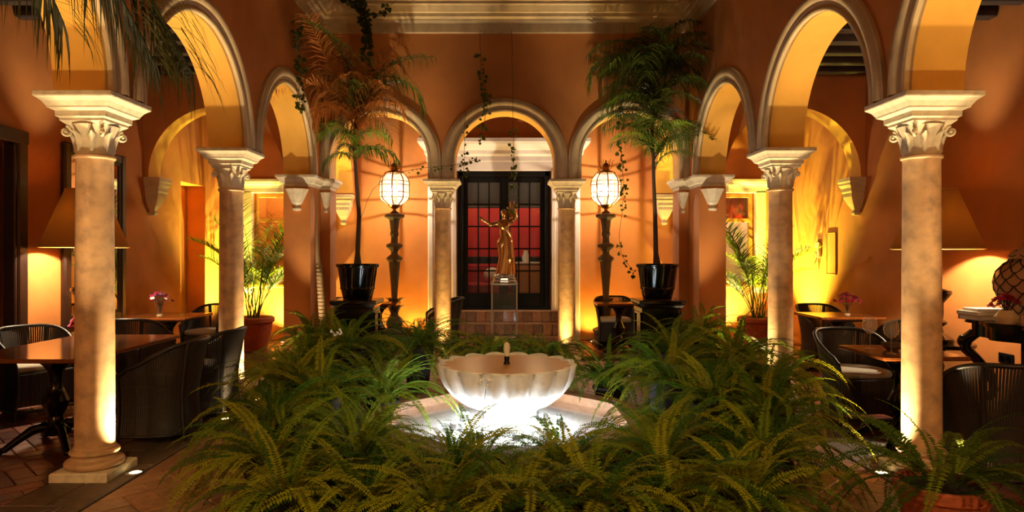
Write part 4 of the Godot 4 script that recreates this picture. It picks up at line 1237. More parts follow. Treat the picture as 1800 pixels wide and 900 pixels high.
func furniture() -> void:
	make_table("long dining table with glossy brown top behind the nearest left column", V(-3.53, 0, 5.64), 0.96, 1.52, [0.3, -0.42])
	make_table("square dining table with a flower vase in the far part of the left gallery", V(-4.15, 0, 8.42), 0.78, 0.78, [0.0])
	make_table("small square dining table with two wine glasses beside the nearest right column", V(3.07, 0, 5.33), 0.64, 0.68, [0.0])
	make_table("square dining table with pink flowers in the far part of the right gallery", V(4.15, 0, 8.5), 0.78, 0.78, [0.0])
	make_table("small square table in front of the right lantern stand", V(1.78, 0, 10.62), 0.74, 0.5, [0.0])
	make_table("small square table in front of the left lantern stand", V(-1.95, 0, 10.62), 0.62, 0.5, [0.0])
	var c := make_chair()
	c.position = V(-2.82, 0, 5.62); c.rotation.y = deg_to_rad(-86)
	tag(c, "dark wicker armchair with its back to the court, right behind the nearest left column", "chair", "dark wicker armchairs")
	var list := [
		[-2.80, 6.40, -92.0, "dark wicker armchair with its back to the court, next to the second left column"],
		[-4.62, 5.62, 28.0, "dark wicker armchair cut by the left edge, white cushion facing the long table"],
		[-4.44, 6.46, 58.0, "dark wicker armchair with spindled back below the left wall lamp, across the long table"],
		[-4.1, 7.62, 176.0, "dark wicker armchair seen from behind at the near side of the left flower-vase table"],
		[-4.0, 9.28, -14.0, "dark wicker armchair facing the camera at the far side of the left flower-vase table"],
		[3.24, 4.58, 174.0, "dark wicker armchair nearest the camera on the right, seen from behind, beside the potted fern"],
		[3.12, 6.12, 4.0, "dark wicker armchair facing the camera at the far side of the wine-glass table"],
		[4.32, 9.28, 10.0, "dark wicker armchair facing the camera at the far side of the right flower table"],
		[4.42, 7.55, 184.0, "dark wicker armchair seen from behind at the near side of the right flower table"],
		[1.78, 11.05, 0.0, "dark wicker armchair facing the camera at the small table under the right lantern"],
		[-2.42, 10.75, 70.0, "dark wicker armchair partly hidden beside the left corner pier, by the left lantern stand"],
		[-0.98, 10.9, -80.0, "dark wicker armchair partly hidden left of the black door steps"]]
	for p in list: dup(c, "wicker_chair", V(p[0], 0, p[1]), p[2], p[3])
	bouquet(V(-4.25, 0.75, 8.4), "small glass vase of pink and lilac flowers on the far left table", "glass", ["petal_lilac", "petal_pink", "petal_lilac", "petal_white"], 1.4)
	bouquet(V(4.26, 0.75, 8.5), "small glass vase of bright pink flowers on the far right table", "glass", ["petal_pink", "petal_lilac", "petal_pink"], 1.3)
	wine_glass(V(2.89, 0.75, 5.44), "wine glass standing farther back on the right table")
	wine_glass(V(2.90, 0.75, 5.16), "wine glass standing nearer the camera on the right table")
	var m := MB.new()
	m.lathe([Vector2(0.0, 0.0), Vector2(0.04, 0.0), Vector2(0.07, 0.025), Vector2(0.078, 0.055), Vector2(0.07, 0.055), Vector2(0.03, 0.02), Vector2(0.0, 0.015)], 20)
	solo("bowl", m, M.torch_wood, "small brown bowl on the table beside the wine glasses", "bowl", V(3.02, 0.75, 5.36))
	m = MB.new()
	for k in 7:
		var a := k * 0.9
		m.ball(Vector3(cos(a) * 0.025, 0.014 + 0.006 * (k % 3), sin(a) * 0.025), Vector3(0.02, 0.011, 0.016), 8, Basis(Vector3.UP, a))
	solo("white_blossom", m, M.petal_white, "white blossom lying on the table at the foot of the nearer wine glass", "flower", V(2.96, 0.75, 5.08))
	# left: pedestal table with the lamp, flowers; mirror
	round_stand("round black pedestal table under the left lamp", V(-4.44, 0, 7.2), 0.62, 0.32)
	table_lamp(V(-4.44, 0.62, 7.2), "large table lamp with a dark conical shade behind the nearest left column")
	bouquet(V(-4.36, 0.62, 6.98), "small vase of pink flowers beside the foot of the left lamp", "glass", ["petal_pink", "petal_red"], 0.8)
	mirror()
	left_door()
	# right: console with jar, books and vase; lamp beside it
	round_stand("round black pedestal table under the right lamp", V(4.42, 0, 7.0), 0.60, 0.34)
	table_lamp(V(4.42, 0.60, 7.0), "large table lamp with a golden brown conical shade behind the nearest right column")
	console()
	right_panels()

func round_stand(label: String, at: Vector3, h: float, r: float) -> void:
	var t := thing("pedestal_table", label, "table", at)
	var m := MB.new(); m.lathe([Vector2(0, h - 0.04), Vector2(r - 0.01, h - 0.04), Vector2(r, h - 0.03), Vector2(r, h - 0.006), Vector2(r - 0.006, h), Vector2(0, h)], 32); part("table_top", m, M.black_gloss, t)
	m = MB.new(); m.lathe([Vector2(0.14, 0.0), Vector2(0.14, 0.04), Vector2(0.06, 0.08), Vector2(0.045, h * 0.4), Vector2(0.07, h * 0.6), Vector2(0.04, h * 0.75), Vector2(0.1, h - 0.04)], 18); part("pedestal", m, M.black_gloss, t)

func mirror() -> void:
	var t := thing("wall_mirror", "tall brown-framed mirror on the left gallery wall behind the lamp", "mirror", V(-OUT, 0.66, 8.2), 90)
	# local: x along the wall, z out of it
	var w := 1.24; var h := 2.1
	var m := MB.new(); m.box(Vector3(0, h / 2, 0.02), Vector3(w - 0.2, h - 0.2, 0.02)); part("glass", m, M.mirror_glass, t)
	m = MB.new(); m.box(Vector3(0, h / 2, 0.005), Vector3(w - 0.06, h - 0.06, 0.01)); part("backboard", m, M.dark_wood, t)
	for s in [-1.0, 1.0]:
		m = MB.new(); m.box(Vector3(s * (w / 2 - 0.055), h / 2, 0.035), Vector3(0.11, h, 0.06), 0.018); m.box(Vector3(s * (w / 2 - 0.125), h / 2, 0.03), Vector3(0.03, h - 0.2, 0.035), 0.008); part("frame_bar", m, M.dark_wood, t)
		m = MB.new(); m.box(Vector3(0, h / 2 + s * (h / 2 - 0.055), 0.036), Vector3(w - 0.2, 0.11, 0.06), 0.018); m.box(Vector3(0, h / 2 + s * (h / 2 - 0.125), 0.03), Vector3(w - 0.22, 0.03, 0.035), 0.008); part("frame_bar", m, M.dark_wood, t)

func left_door() -> void:
	var d := Node3D.new()
	d.name = "door_2"; add_child(d); d.set_meta("kind", "structure"); d.set_meta("label", "dark wooden door with a moulded frame at the left edge")
	d.position = V(-OUT, 0, 6.2); d.rotation.y = PI / 2
	var m := MB.new()
	for s in [-1.0, 1.0]:
		m.box(Vector3(s * 0.70, 1.34, 0.03), Vector3(0.14, 2.7, 0.1), 0.015); m.box(Vector3(s * 0.62, 1.3, 0.0), Vector3(0.05, 2.62, 0.12), 0.01)
	m.box(Vector3(0, 2.68, 0.035), Vector3(1.56, 0.14, 0.1), 0.015)
	part("door_frame", m, M.dark_wood, d)
	m = MB.new(); m.box(Vector3(0, 1.3, -0.12), Vector3(1.2, 2.58, 0.05)); var lf := part("door_leaf", m, M.dark_wood, d)
	for x in [-0.3, 0.3]:
		for y in [0.65, 1.85]:
			m = MB.new(); m.box(Vector3(x, y, -0.09), Vector3(0.44, 1.0, 0.03), 0.014); part("panel", m, M.dark_wood, lf)
	m = MB.new(); m.ball(Vector3(0.06, 1.1, -0.05), Vector3(0.03, 0.03, 0.03), 10); m.tube([Vector3(0.06, 1.1, -0.1), Vector3(0.06, 1.1, -0.05)], 0.01, 6); part("handle", m, M.brass, lf)

func console() -> void:
	var t := thing("console_table", "black scrolled console table with a bowed front against the right wall", "table", V(4.86, 0, 5.85), -90)
	# local x along the wall, z away from it (towards the court)
	var hw := 0.62
	var front := []
	for k in 33:
		var u := -1.0 + 2.0 * k / 32.0
		front.append(Vector2(u * hw, 0.52 + 0.20 * cos(u * PI * 0.5) + 0.035 * cos(u * PI * 3.0)))
	for part_of in [["top", 0.88, 0.915, 1.0], ["apron", 0.76, 0.88, 0.93]]:
		var poly := PackedVector2Array([Vector2(-hw * part_of[3], 0.0)])
		for p in front: poly.append(Vector2(p.x * part_of[3], p.y * part_of[3]))
		poly.append(Vector2(hw * part_of[3], 0.0))
		var m := MB.new()
		m.extrude(poly, Vector3(0, part_of[1], 0), Vector3(1, 0, 0), Vector3(0, 0, 1), Vector3(0, part_of[2] - part_of[1], 0))
		part("table_top" if part_of[0] == "top" else "apron", m, M.black_gloss, t)
	for s in [-1.0, 1.0]:
		var m := MB.new()
		m.tube([Vector3(s * 0.50, 0.77, 0.5), Vector3(s * 0.54, 0.70, 0.56), Vector3(s * 0.54, 0.62, 0.56), Vector3(s * 0.50, 0.52, 0.48), Vector3(s * 0.44, 0.40, 0.40), Vector3(s * 0.42, 0.26, 0.38), Vector3(s * 0.45, 0.12, 0.44), Vector3(s * 0.5, 0.03, 0.52)], [0.05, 0.055, 0.05, 0.045, 0.038, 0.034, 0.04, 0.03], 8)
		m.ball(Vector3(s * 0.55, 0.69, 0.585), Vector3(0.045, 0.06, 0.045), 10)
		part("scroll_leg", m, M.black_gloss, t)
		m = MB.new(); m.box(Vector3(s * 0.45, 0.38, 0.05), Vector3(0.09, 0.76, 0.07), 0.01); part("back_leg", m, M.black_gloss, t)
	var m2 := MB.new(); m2.box(Vector3(0, 0.06, 0.22), Vector3(1.0, 0.06, 0.36), 0.01); part("shelf", m2, M.black_gloss, t)
	# on it
	var y := 0.915
	var bk := [[0.34, 0.25, 0.042, 8.0, "book_brown", "lowest book of the stack on the black console"], [0.36, 0.26, 0.034, 3.0, "book_cream", "middle pale book of the stack on the black console"], [0.28, 0.22, 0.024, -6.0, "book_white", "topmost thin white book of the stack on the black console"]]
	for b in bk:
		var o := thing("book", b[5], "book", V(4.30, y, 6.12), b[3], "books on the console")
		var mm := MB.new(); mm.box(Vector3(0, b[2] / 2, 0), Vector3(b[0] - 0.012, b[2] - 0.008, b[1] - 0.012)); part("pages", mm, M.book_white, o)
		mm = MB.new(); mm.box(Vector3(0, 0.002, 0), Vector3(b[0], 0.004, b[1])); mm.box(Vector3(0, b[2] - 0.002, 0), Vector3(b[0], 0.004, b[1])); mm.box(Vector3(0, b[2] / 2, -b[1] / 2 + 0.003), Vector3(b[0], b[2] - 0.004, 0.004)); part("cover", mm, M[b[4]], o)
		y += b[2] + 0.001
	bouquet(V(4.20, 0.915, 5.74), "round cream pot of pink and red flowers on the black console", "pot", ["petal_pink", "petal_red", "petal_pink"], 0.95)
	m2 = MB.new(); m2.lathe([Vector2(0, 0), Vector2(0.035, 0), Vector2(0.037, 0.09), Vector2(0.035, 0.09), Vector2(0.033, 0.008), Vector2(0.0, 0.008)], 20)
	solo("tumbler", m2, M.wine_glass, "small clear glass tumbler beside the cream flower pot", "glass", V(4.22, 0.915, 5.54))
	jar(V(4.50, 0.915, 5.9))

func jar(at: Vector3) -> void:
	var t := thing("lidded_jar", "large lidded ceramic jar with a fish-scale pattern on the black console", "jar", at)
	var prof := [Vector2(0.0, 0.0), Vector2(0.12, 0.0), Vector2(0.125, 0.02), Vector2(0.14, 0.06), Vector2(0.19, 0.16), Vector2(0.235, 0.27), Vector2(0.245, 0.35), Vector2(0.225, 0.43), Vector2(0.17, 0.50), Vector2(0.125, 0.53), Vector2(0.12, 0.55)]
	var m := MB.new(); m.lathe(prof, 40); part("body", m, M.jar_glaze, t)
	m = MB.new(); m.lathe([Vector2(0.135, 0.545), Vector2(0.14, 0.56), Vector2(0.12, 0.60), Vector2(0.07, 0.635), Vector2(0.03, 0.65), Vector2(0.025, 0.665), Vector2(0.035, 0.685), Vector2(0.03, 0.705), Vector2(0.0, 0.715)], 32); var lid := part("lid", m, M.jar_glaze, t)
	var radius := func(y: float) -> float:
		for k in prof.size() - 1:
			if y >= prof[k].y and y <= prof[k + 1].y and prof[k + 1].y > prof[k].y: return lerpf(prof[k].x, prof[k + 1].x, (y - prof[k].y) / (prof[k + 1].y - prof[k].y))
		return 0.12
	m = MB.new()
	var n := 12
	for row in 8:
		var y0 := 0.08 + 0.058 * row
		for k in n:
			var c := TAU * (k + 0.5 * (row % 2)) / n
			var path := []
			for i in 9:
				var u := -1.0 + i / 4.0
				var y := y0 + 0.062 * (u * u) - 0.0
				var r: float = radius.call(minf(y, 0.549)) + 0.002
				var a := c + u * PI / n
				path.append(Vector3(cos(a) * r, y, -sin(a) * r))
			m.tube(path, 0.0055, 4, false)
	part("scale_lines", m, M.jar_line, t)
	m = MB.new()
	for row in 2:
		for k in 8:
			var path := []
			for i in 7:
				var u := -1.0 + i / 3.0
				var y := 0.565 + 0.028 * row + 0.028 * u * u
				var r := lerpf(0.139, 0.075, clampf((y - 0.56) / 0.075, 0, 1)) + 0.004
				var a := TAU * (k + 0.5 * row) / 8 + u * PI / 8
				path.append(Vector3(cos(a) * r, y, -sin(a) * r))
			m.tube(path, 0.005, 4, false)
	part("scale_lines", m, M.jar_line, lid)

func right_panels() -> void:
	# small framed panels and a socket on the right wall
	var w := thing("wall_panel", "narrow plaster-coloured access panel on the right wall beside the corner palm", "panel", V(OUT, 1.2, 10.31), -90)
	var pm := MB.new(); pm.box(Vector3(0, 0.31, 0.008), Vector3(0.25, 0.60, 0.016), 0.004); part("board", pm, M.plaster, w)
	pm = MB.new()
	for s in [-1.0, 1.0]: pm.box(Vector3(s * 0.135, 0.31, 0.010), Vector3(0.018, 0.64, 0.022), 0.004); pm.box(Vector3(0, 0.31 + s * 0.311, 0.010), Vector3(0.25, 0.018, 0.022), 0.004)
	part("frame", pm, M.gold_wood, w)
	w = thing("wall_box", "small pale control box on the right wall between the corner palm and the panel", "control box", V(OUT, 1.45, 10.72), -90)
	pm = MB.new(); pm.box(Vector3(0, 0.12, 0.02), Vector3(0.15, 0.24, 0.04), 0.01); part("case", pm, M.cream_glaze, w)
	pm = MB.new(); pm.box(Vector3(0, 0.15, 0.042), Vector3(0.09, 0.08, 0.006), 0.002); part("cover", pm, M.white_paint, w)
	var t := thing("wall_socket", "black double socket plate low on the right wall under the console", "socket", V(OUT, 0.42, 6.75), -90)
	var m := MB.new(); m.box(Vector3(0, 0.05, 0.006), Vector3(0.2, 0.1, 0.012), 0.004); part("plate", m, M.black_paint, t)
	for s in [-1.0, 1.0]:
		m = MB.new(); m.lathe([Vector2(0, 0), Vector2(0.028, 0), Vector2(0.028, 0.006), Vector2(0, 0.004)], 14); part("outlet", m, M.black_gloss, t, Vector3(s * 0.045, 0.05, 0.012), Basis(Vector3.RIGHT, PI / 2))

# ------------------------------------------------------------------ plants
func arc_point(l: float, p0: float, p1: float, pw: float, s: float) -> Array:
	# position and angle (from the vertical) along an arching stalk in the XY plane
	var p := Vector3.ZERO
	var n := 24
	var a := p0
	for k in n:
		var u := s * (k + 0.5) / n
		a = p0 + (p1 - p0) * pow(u, pw)
		p += Vector3(sin(a), cos(a), 0) * (l * s / n)
	return [p, p0 + (p1 - p0) * pow(s, pw)]

func frond_mesh(l: float, pairs: int, w: float, p0: float, p1: float, pw: float, sd: int, ruffle := 0.0, side := 0.0) -> ArrayMesh:
	var r := RandomNumberGenerator.new()
	r.seed = sd
	var m := MB.new()
	var path := []
	var rad := []
	var sway := r.randf_range(-1, 1) * 0.12 + side
	for k in 15:
		var s := k / 14.0
		var q := arc_point(l, p0, p1, pw, s)
		path.append(q[0] + Vector3(0, 0, sway * s * s * l))
		rad.append(0.0026 * (1.0 - 0.75 * s))
	m.tube(path, rad, 3, false)
	m.flat()
	for k in pairs:
		var s := 0.10 + 0.89 * (k + 0.5) / pairs
		var q := arc_point(l, p0, p1, pw, s)
		var b: Vector3 = q[0] + Vector3(0, 0, sway * s * s * l)
		var a: float = q[1]
		var t := Vector3(sin(a), cos(a), 2.0 * sway * s).normalized()
		var up := Vector3(-cos(a), sin(a), 0)
		if up.y < 0 and a < 1.57: up = up
		var len := w * minf(1.0, 0.35 + (s - 0.1) / 0.22) * pow(1.0 - pow(s, 2.6), 0.75)
		var hw := 0.89 * l / pairs * 0.52
		for g in [-1.0, 1.0]:
			var d: Vector3 = (Vector3(0, 0, g) + t * (0.16 + r.randf_range(-0.1, 0.1)) + up * (0.12 + r.randf_range(-0.18, 0.18 + ruffle))).normalized()
			var ll := len * r.randf_range(0.88, 1.1)
			var sd2 := t * hw
			var mid := b + d * ll * 0.45 + up * ll * 0.06
			var tip := b + d * ll - up * ll * (0.12 + ruffle * 0.3)
			m.tri(b, mid - sd2, mid); m.tri(b, mid, mid + sd2)
			m.tri(mid - sd2, tip, mid); m.tri(mid, tip, mid + sd2)
			if ruffle > 0.2:
				var m2 := b + d * ll * 0.6
				m.tri(m2, m2 + t * hw * 1.8 + up * ll * 0.35, m2 + d * ll * 0.2); m.tri(m2, m2 - t * hw * 1.8 + up * ll * 0.3, m2 + d * ll * 0.2)
	return m.done()

func strap_mesh(l: float, w: float, p0: float, p1: float, sd: int) -> ArrayMesh:
	var r := RandomNumberGenerator.new(); r.seed = sd
	var m := MB.new()
	var rows := [[], [], []]
	for k in 15:
		var s := k / 14.0
		var q := arc_point(l, p0, p1, 1.3, s)
		var a: float = q[1]
		var up := Vector3(-cos(a), sin(a), 0)
		var ww := w * pow(sin(PI * clampf(0.08 + 0.92 * s, 0, 1)), 0.6) * (1.0 + 0.12 * sin(s * 40.0 + sd))
		rows[0].append(q[0] + Vector3(0, 0, -ww) + up * ww * 0.4)
		rows[1].append(q[0])
		rows[2].append(q[0] + Vector3(0, 0, ww) + up * ww * 0.4)
	m.smooth()
	m.grid(rows, Vector3(-0.3, 1, 0))
	return m.done()

var fronds := {}

func frond_sets() -> void:
	var inner := []; var outer := []; var mid := []; var fine := []; var strap := []
	for k in 4:
		inner.append(frond_mesh(0.60, 36, 0.048, 0.10 + 0.12 * k, 1.5 + 0.2 * k, 1.3, 10 + k))
		mid.append(frond_mesh(0.70, 42, 0.052, 0.40 + 0.10 * k, 2.45 + 0.1 * k, 1.0, 20 + k))
		outer.append(frond_mesh(0.74, 44, 0.052, 0.80 + 0.10 * k, 2.85 + 0.06 * k, 0.75, 30 + k))
		fine.append(frond_mesh(0.66, 36, 0.046, 0.3 + 0.18 * k, 2.2 + 0.18 * k, 1.0, 40 + k, 0.5))
		strap.append(strap_mesh(0.55, 0.022, 0.15 + 0.2 * k, 1.3 + 0.35 * k, 50 + k))
	fronds = {"inner": inner, "mid": mid, "outer": outer, "fine": fine, "strap": strap}

func pot_mesh(r: float, h: float) -> MB:
	var m := MB.new()
	m.lathe([Vector2(0.0, 0.0), Vector2(r * 0.66, 0.0), Vector2(r * 0.70, 0.01), Vector2(r * 0.93, h * 0.8), Vector2(r * 0.94, h * 0.83), Vector2(r, h * 0.84), Vector2(r * 1.01, h * 0.98), Vector2(r * 0.98, h), Vector2(r * 0.90, h), Vector2(r * 0.88, h * 0.86)], 32)
	return m

func fern(x: float, d: float, label: String, n: int, k: float, pot_h: float, kinds: Array, greens: Array, group := "potted ferns round the fountain", pr := 0.17) -> void:
	var t := thing("potted_fern", label, "fern", V(x, 0.0, d), 0, group)
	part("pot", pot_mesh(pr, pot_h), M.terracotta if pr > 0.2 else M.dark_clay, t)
	var m := MB.new()
	m.lathe([Vector2(pr * 0.885, pot_h - 0.03), Vector2(pr * 0.5, pot_h - 0.012), Vector2(0.0, pot_h - 0.01)], 20)
	part("soil", m, M.soil, t)
	n = int(n * 0.78)
	for i in n:
		var u := (i + 0.5) / n
		var set_name: String = kinds[mini(int(u * kinds.size()), kinds.size() - 1)]
		var yaw := i * 2.39996 + rng.randf_range(-0.3, 0.3)
		var b := Basis(Vector3.UP, yaw) * Basis(Vector3.RIGHT, rng.randf_range(-0.35, 0.35)) * Basis(Vector3.FORWARD, rng.randf_range(-0.15, 0.2))
		var s := k * rng.randf_range(0.78, 1.14)
		var at := Vector3(cos(yaw), 0, -sin(yaw)) * pr * 0.55 * (0.25 + 0.75 * u) + Vector3(0, pot_h - 0.02, 0)
		part("frond", fronds[set_name][rng.randi() % 4], M[greens[rng.randi() % greens.size()]], t, at, b.scaled(Vector3(s, s, s)) if false else Basis(b.x * s, b.y * s, b.z * s))

func ferns() -> void:
	frond_sets()
	var std := ["inner", "mid", "mid", "outer", "outer"]
	var lush := ["inner", "mid", "mid", "outer"]
	var ol := ["fern_olive", "fern_olive", "fern_green", "fern_deep"]
	var gr := ["fern_green", "fern_green", "fern_olive", "fern_deep"]
	var dk := ["fern_dark", "fern_deep", "fern_green"]
	# nearest row, left to right
	var front := ["leftmost of the nearest fern row, its fronds drooping over the tiled path", "second fern from the left in the nearest row", "third fern from the left in the nearest row", "middle fern of the nearest row, straight in front of the fountain", "third fern from the right in the nearest row", "second fern from the right in the nearest row", "rightmost of the nearest fern row, its fronds over the right path"]
	for i in 7:
		var x := -1.16 + 0.40 * i
		fern(x, 3.42 + 0.12 * absf(x) + 0.05 * (i % 2), front[i], 70, 0.92, 0.22, ["inner", "mid", "mid", "outer", "outer"], ol, "nearest row of ferns")
	var second := ["large fern at the left path, second row from the camera", "fern of the second row left of the basin front, dense arching fronds", "fern of the second row just left of the basin's front edge", "fern of the second row just right of the basin's front edge", "fern of the second row right of the basin front", "large fern at the right path, second row from the camera"]
	var sx := [-1.46, -0.92, -0.36, 0.34, 0.94, 1.56]
	for i in 6:
		fern(sx[i], 4.22 - 0.06 * absf(sx[i] * 0.5) + (0.12 if i in [2, 3] else 0.0), second[i], 72, 0.95 if not i in [2, 3] else 0.82, 0.24 if not i in [2, 3] else 0.16, std, ol if i % 2 == 0 else gr, "second row of ferns")
	# at the edge of the basin
	fern(-0.20, 4.56, "fine-leaved dark fern standing out against the lit water at the front of the basin", 26, 0.76, 0.14, ["inner", "fine", "mid"], dk)
	fern(0.36, 4.55, "fine-leaved fern with long thin arching fronds over the right front of the lit water", 22, 0.82, 0.14, ["fine", "mid", "fine"], dk)
	fern(-1.05, 4.80, "fern at the left front corner of the basin reaching over the water", 48, 0.8, 0.22, ["mid", "fine", "outer"], gr)
	fern(1.15, 4.82, "fern at the right front corner of the basin reaching over the water", 50, 0.85, 0.24, ["mid", "fine", "outer"], gr)
	# left mass
	fern(-1.66, 4.85, "big fluffy fern on the left over the path, brown stems showing below", 84, 0.98, 0.34, ["fine", "mid", "mid", "outer", "outer"], gr)
	fern(-1.50, 5.45, "large fern left of the basin, in the middle of the left mass", 78, 0.98, 0.36, lush, gr)
	fern(-1.84, 5.75, "fern of the left mass beside the open passage to the left table", 76, 0.95, 0.40, lush, gr)
	fern(-1.92, 6.55, "fern beside the foot of the second left column", 70, 0.95, 0.42, lush, gr)
	fern(-1.62, 6.95, "tall fern in front of the left black pedestal", 76, 1.05, 0.52, lush, gr)
	fern(-1.15, 6.30, "bright green strap-leaved fern lit by the fountain, left of the bowl", 80, 1.2, 0.16, ["strap", "strap", "inner", "mid"], ["strap_green", "strap_green", "fern_green"])
	fern(-0.98, 7.65, "dark tall fern between the left lantern stand and the fountain bowl", 90, 1.15, 0.46, std, dk)
	fern(-2.15, 7.75, "dark fern at the left side of the left black pedestal", 66, 1.0, 0.5, lush, dk)
	# behind the bowl
	fern(-0.16, 7.45, "low wide fern behind the fountain bowl, left half", 80, 1.0, 0.44, ["mid", "mid", "outer", "outer"], gr)
	fern(0.44, 7.4, "low wide fern behind the fountain bowl, right half", 78, 1.0, 0.42, ["mid", "mid", "outer", "outer"], gr)
	# right mass
	fern(1.05, 6.95, "dark broad-leaved fern right of the fountain bowl", 70, 1.1, 0.16, ["strap", "mid", "strap", "mid"], dk)
	fern(1.40, 5.95, "fern lit by the fountain, right of the basin, arching light green fronds", 80, 1.05, 0.40, lush, gr)
	fern(1.70, 6.9, "tall fern in front of the right black pedestal", 76, 1.05, 0.50, lush, gr)
	fern(2.12, 6.35, "tall fern beside the foot of the second right column", 76, 1.05, 0.52, lush, gr)
	fern(2.25, 7.8, "dark fern in front of the right corner pier", 66, 1.0, 0.55, lush, dk)
	fern(1.55, 5.15, "large dense fern right of the basin, in the middle of the right mass", 80, 1.02, 0.38, lush, gr)
	fern(2.08, 5.45, "fluffy fern at the outer edge of the right mass, next to the wine-glass table", 84, 1.05, 0.50, ["fine", "mid", "mid", "outer", "outer"], gr)
	fern(1.82, 4.78, "fern over the right path, long fronds hanging to the paving", 78, 1.0, 0.36, std, gr)
	# the one in the visible pot
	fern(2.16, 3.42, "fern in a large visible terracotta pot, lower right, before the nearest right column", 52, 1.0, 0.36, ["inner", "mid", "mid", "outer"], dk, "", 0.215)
	# dry brown flower head and small white blossoms
	for q in [[-1.62, 0.78, 6.35, "cluster of small white blossoms among the left ferns"], [-0.19, 0.62, 4.72, "cluster of tiny white blossoms on a stalk in front of the fountain bowl"]]:
		var t := thing("blossom_stalk", q[3], "flower", V(q[0], 0.12, q[2]), 0, "white blossoms in the fern bed")
		var m := MB.new(); m.tube([Vector3.ZERO, Vector3(0.02, q[1] * 0.5, 0), Vector3(0.04, q[1] - 0.14, 0)], 0.002, 4); part("stalk", m, M.fern_olive, t)
		m = MB.new()
		for j in 16: m.ball(Vector3(0.04 + rng.randf_range(-0.05, 0.05), q[1] - 0.13 + rng.randf_range(-0.03, 0.04), rng.randf_range(-0.05, 0.05)), Vector3(0.011, 0.009, 0.011), 6)
		part("blossoms", m, M.petal_white, t)

# palm frond along any path: leaflets hang by their own weight
func palm_frond(path: Array, n: int, ll: float, w: float, droop: float, sd: int, rr := 0.008, start := 0.12) -> ArrayMesh:
	var r := RandomNumberGenerator.new(); r.seed = sd
	var m := MB.new()
	var c := Curve3D.new()
	for k in path.size():
		var tn: Vector3 = (path[mini(k + 1, path.size() - 1)] - path[maxi(k - 1, 0)]) / 6.0
		c.add_point(path[k], -tn, tn)
	var len := c.get_baked_length()
	var pts := []
	var rad := []
	for k in 19:
		pts.append(c.sample_baked(len * k / 18.0, true)); rad.append(rr * (1.0 - 0.8 * k / 18.0))
	m.tube(pts, rad, 5)
	m.flat()
	for k in n:
		var s := start + (0.99 - start) * (k + r.randf()) / n
		var p := c.sample_baked(len * s, true)
		var t := (c.sample_baked(minf(len, len * s + 0.01), true) - c.sample_baked(maxf(0, len * s - 0.01), true)).normalized()
		var side := t.cross(Vector3.UP)
		if side.length() < 0.2: side = t.cross(Vector3.RIGHT)
		side = side.normalized()
		var up := side.cross(t)
		for g in [-1.0, 1.0]:
			var d: Vector3 = (side * g * r.randf_range(0.7, 1.0) + t * r.randf_range(0.5, 0.9) + up * r.randf_range(0.05, 0.45)).normalized()
			var l := ll * (0.45 + 0.55 * sin(PI * clampf(0.15 + 0.8 * s, 0, 1))) * r.randf_range(0.8, 1.15)
			var q := p
			var prev: Array = []
			for j in 5:
				var u := j / 4.0
				var ww := w * (0.6 + 0.4 * sin(PI * minf(1.0, u * 1.5))) * (1.0 - pow(u, 2.5))
				var wd := d.cross(Vector3.UP)
				if wd.length() < 0.15: wd = t
				wd = wd.normalized() * ww
				var cur := [q - wd, q + wd]
				if j > 0:
					if j == 4: m.tri(prev[0], prev[1], q)
					else: m.quad(prev[0], prev[1], cur[1], cur[0])
				prev = cur
				q += d * l / 4.0
				d = (d + Vector3(r.randf_range(-0.08, 0.08), -droop * r.randf_range(0.6, 1.3), r.randf_range(-0.08, 0.08))).normalized()
	return m.done()

func rise(l: float, p0: float, p1: float, pw := 1.2) -> Array:
	var out := []
	for k in 7: out.append(arc_point(l, p0, p1, pw, k / 6.0)[0])
	return out

func tall_palm(called: String, label: String, at: Vector3, trunk: Array, crowns: Array, sd: int) -> void:
	var t := thing(called, label, "palm", at, 0, "tall potted palms in the courtyard")
	var m := MB.new()
	m.lathe([Vector2(0.0, 0.0), Vector2(0.185, 0.0), Vector2(0.19, 0.02), Vector2(0.215, 0.13), Vector2(0.225, 0.135), Vector2(0.225, 0.155), Vector2(0.22, 0.16), Vector2(0.255, 0.41), Vector2(0.275, 0.42), Vector2(0.28, 0.445), Vector2(0.27, 0.46), Vector2(0.25, 0.46), Vector2(0.245, 0.41)], 28)
	part("pot", m, M.black_gloss, t)
	m = MB.new(); m.lathe([Vector2(0.246, 0.41), Vector2(0.1, 0.425), Vector2(0.0, 0.43)], 20); part("soil", m, M.soil, t)
	var rad := []
	for k in trunk.size(): rad.append(lerpf(0.038, 0.012, k / float(trunk.size() - 1)) if k > 0 else 0.06)
	m = MB.new(); m.tube(trunk, rad, 9); part("trunk", m, M.trunk_grey, t)
	var r := RandomNumberGenerator.new(); r.seed = sd
	var n := 0
	for c in crowns:   # [base, count, length, p0, p1, leaflet length, material]
		var meshes := []
		for k in 3: meshes.append(palm_frond(rise(c[2], c[3] + 0.15 * k, c[4] + 0.2 * k), 36, c[5], 0.0075, 0.6, sd + n * 10 + k, 0.006))
		for k in c[1]:
			var b := Basis(Vector3.UP, TAU * (k + r.randf_range(-0.3, 0.3)) / c[1] + n) * Basis(Vector3.RIGHT, r.randf_range(-0.45, 0.45)) * Basis(Vector3.BACK, r.randf_range(-0.35, 0.3))
			var s := r.randf_range(0.7, 1.2)
			# fronds on the wall side stay shorter: the crown grew against the corner
			var reach := b * Vector3(c[2] * 0.62, 0, 0)
			if reach.x * at.x > 0: s = minf(s, 0.60 / maxf(absf(reach.x), 0.01))
			if reach.z < 0: s = minf(s, 0.60 / maxf(-reach.z, 0.01))
			s = maxf(s, 0.5)
			part("frond", meshes[k % 3], M[c[6][k % c[6].size()]], t, c[0] + Vector3(0, r.randf_range(-0.2, 0.14), 0), Basis(b.x * s, b.y * s, b.z * s))
		n += 1

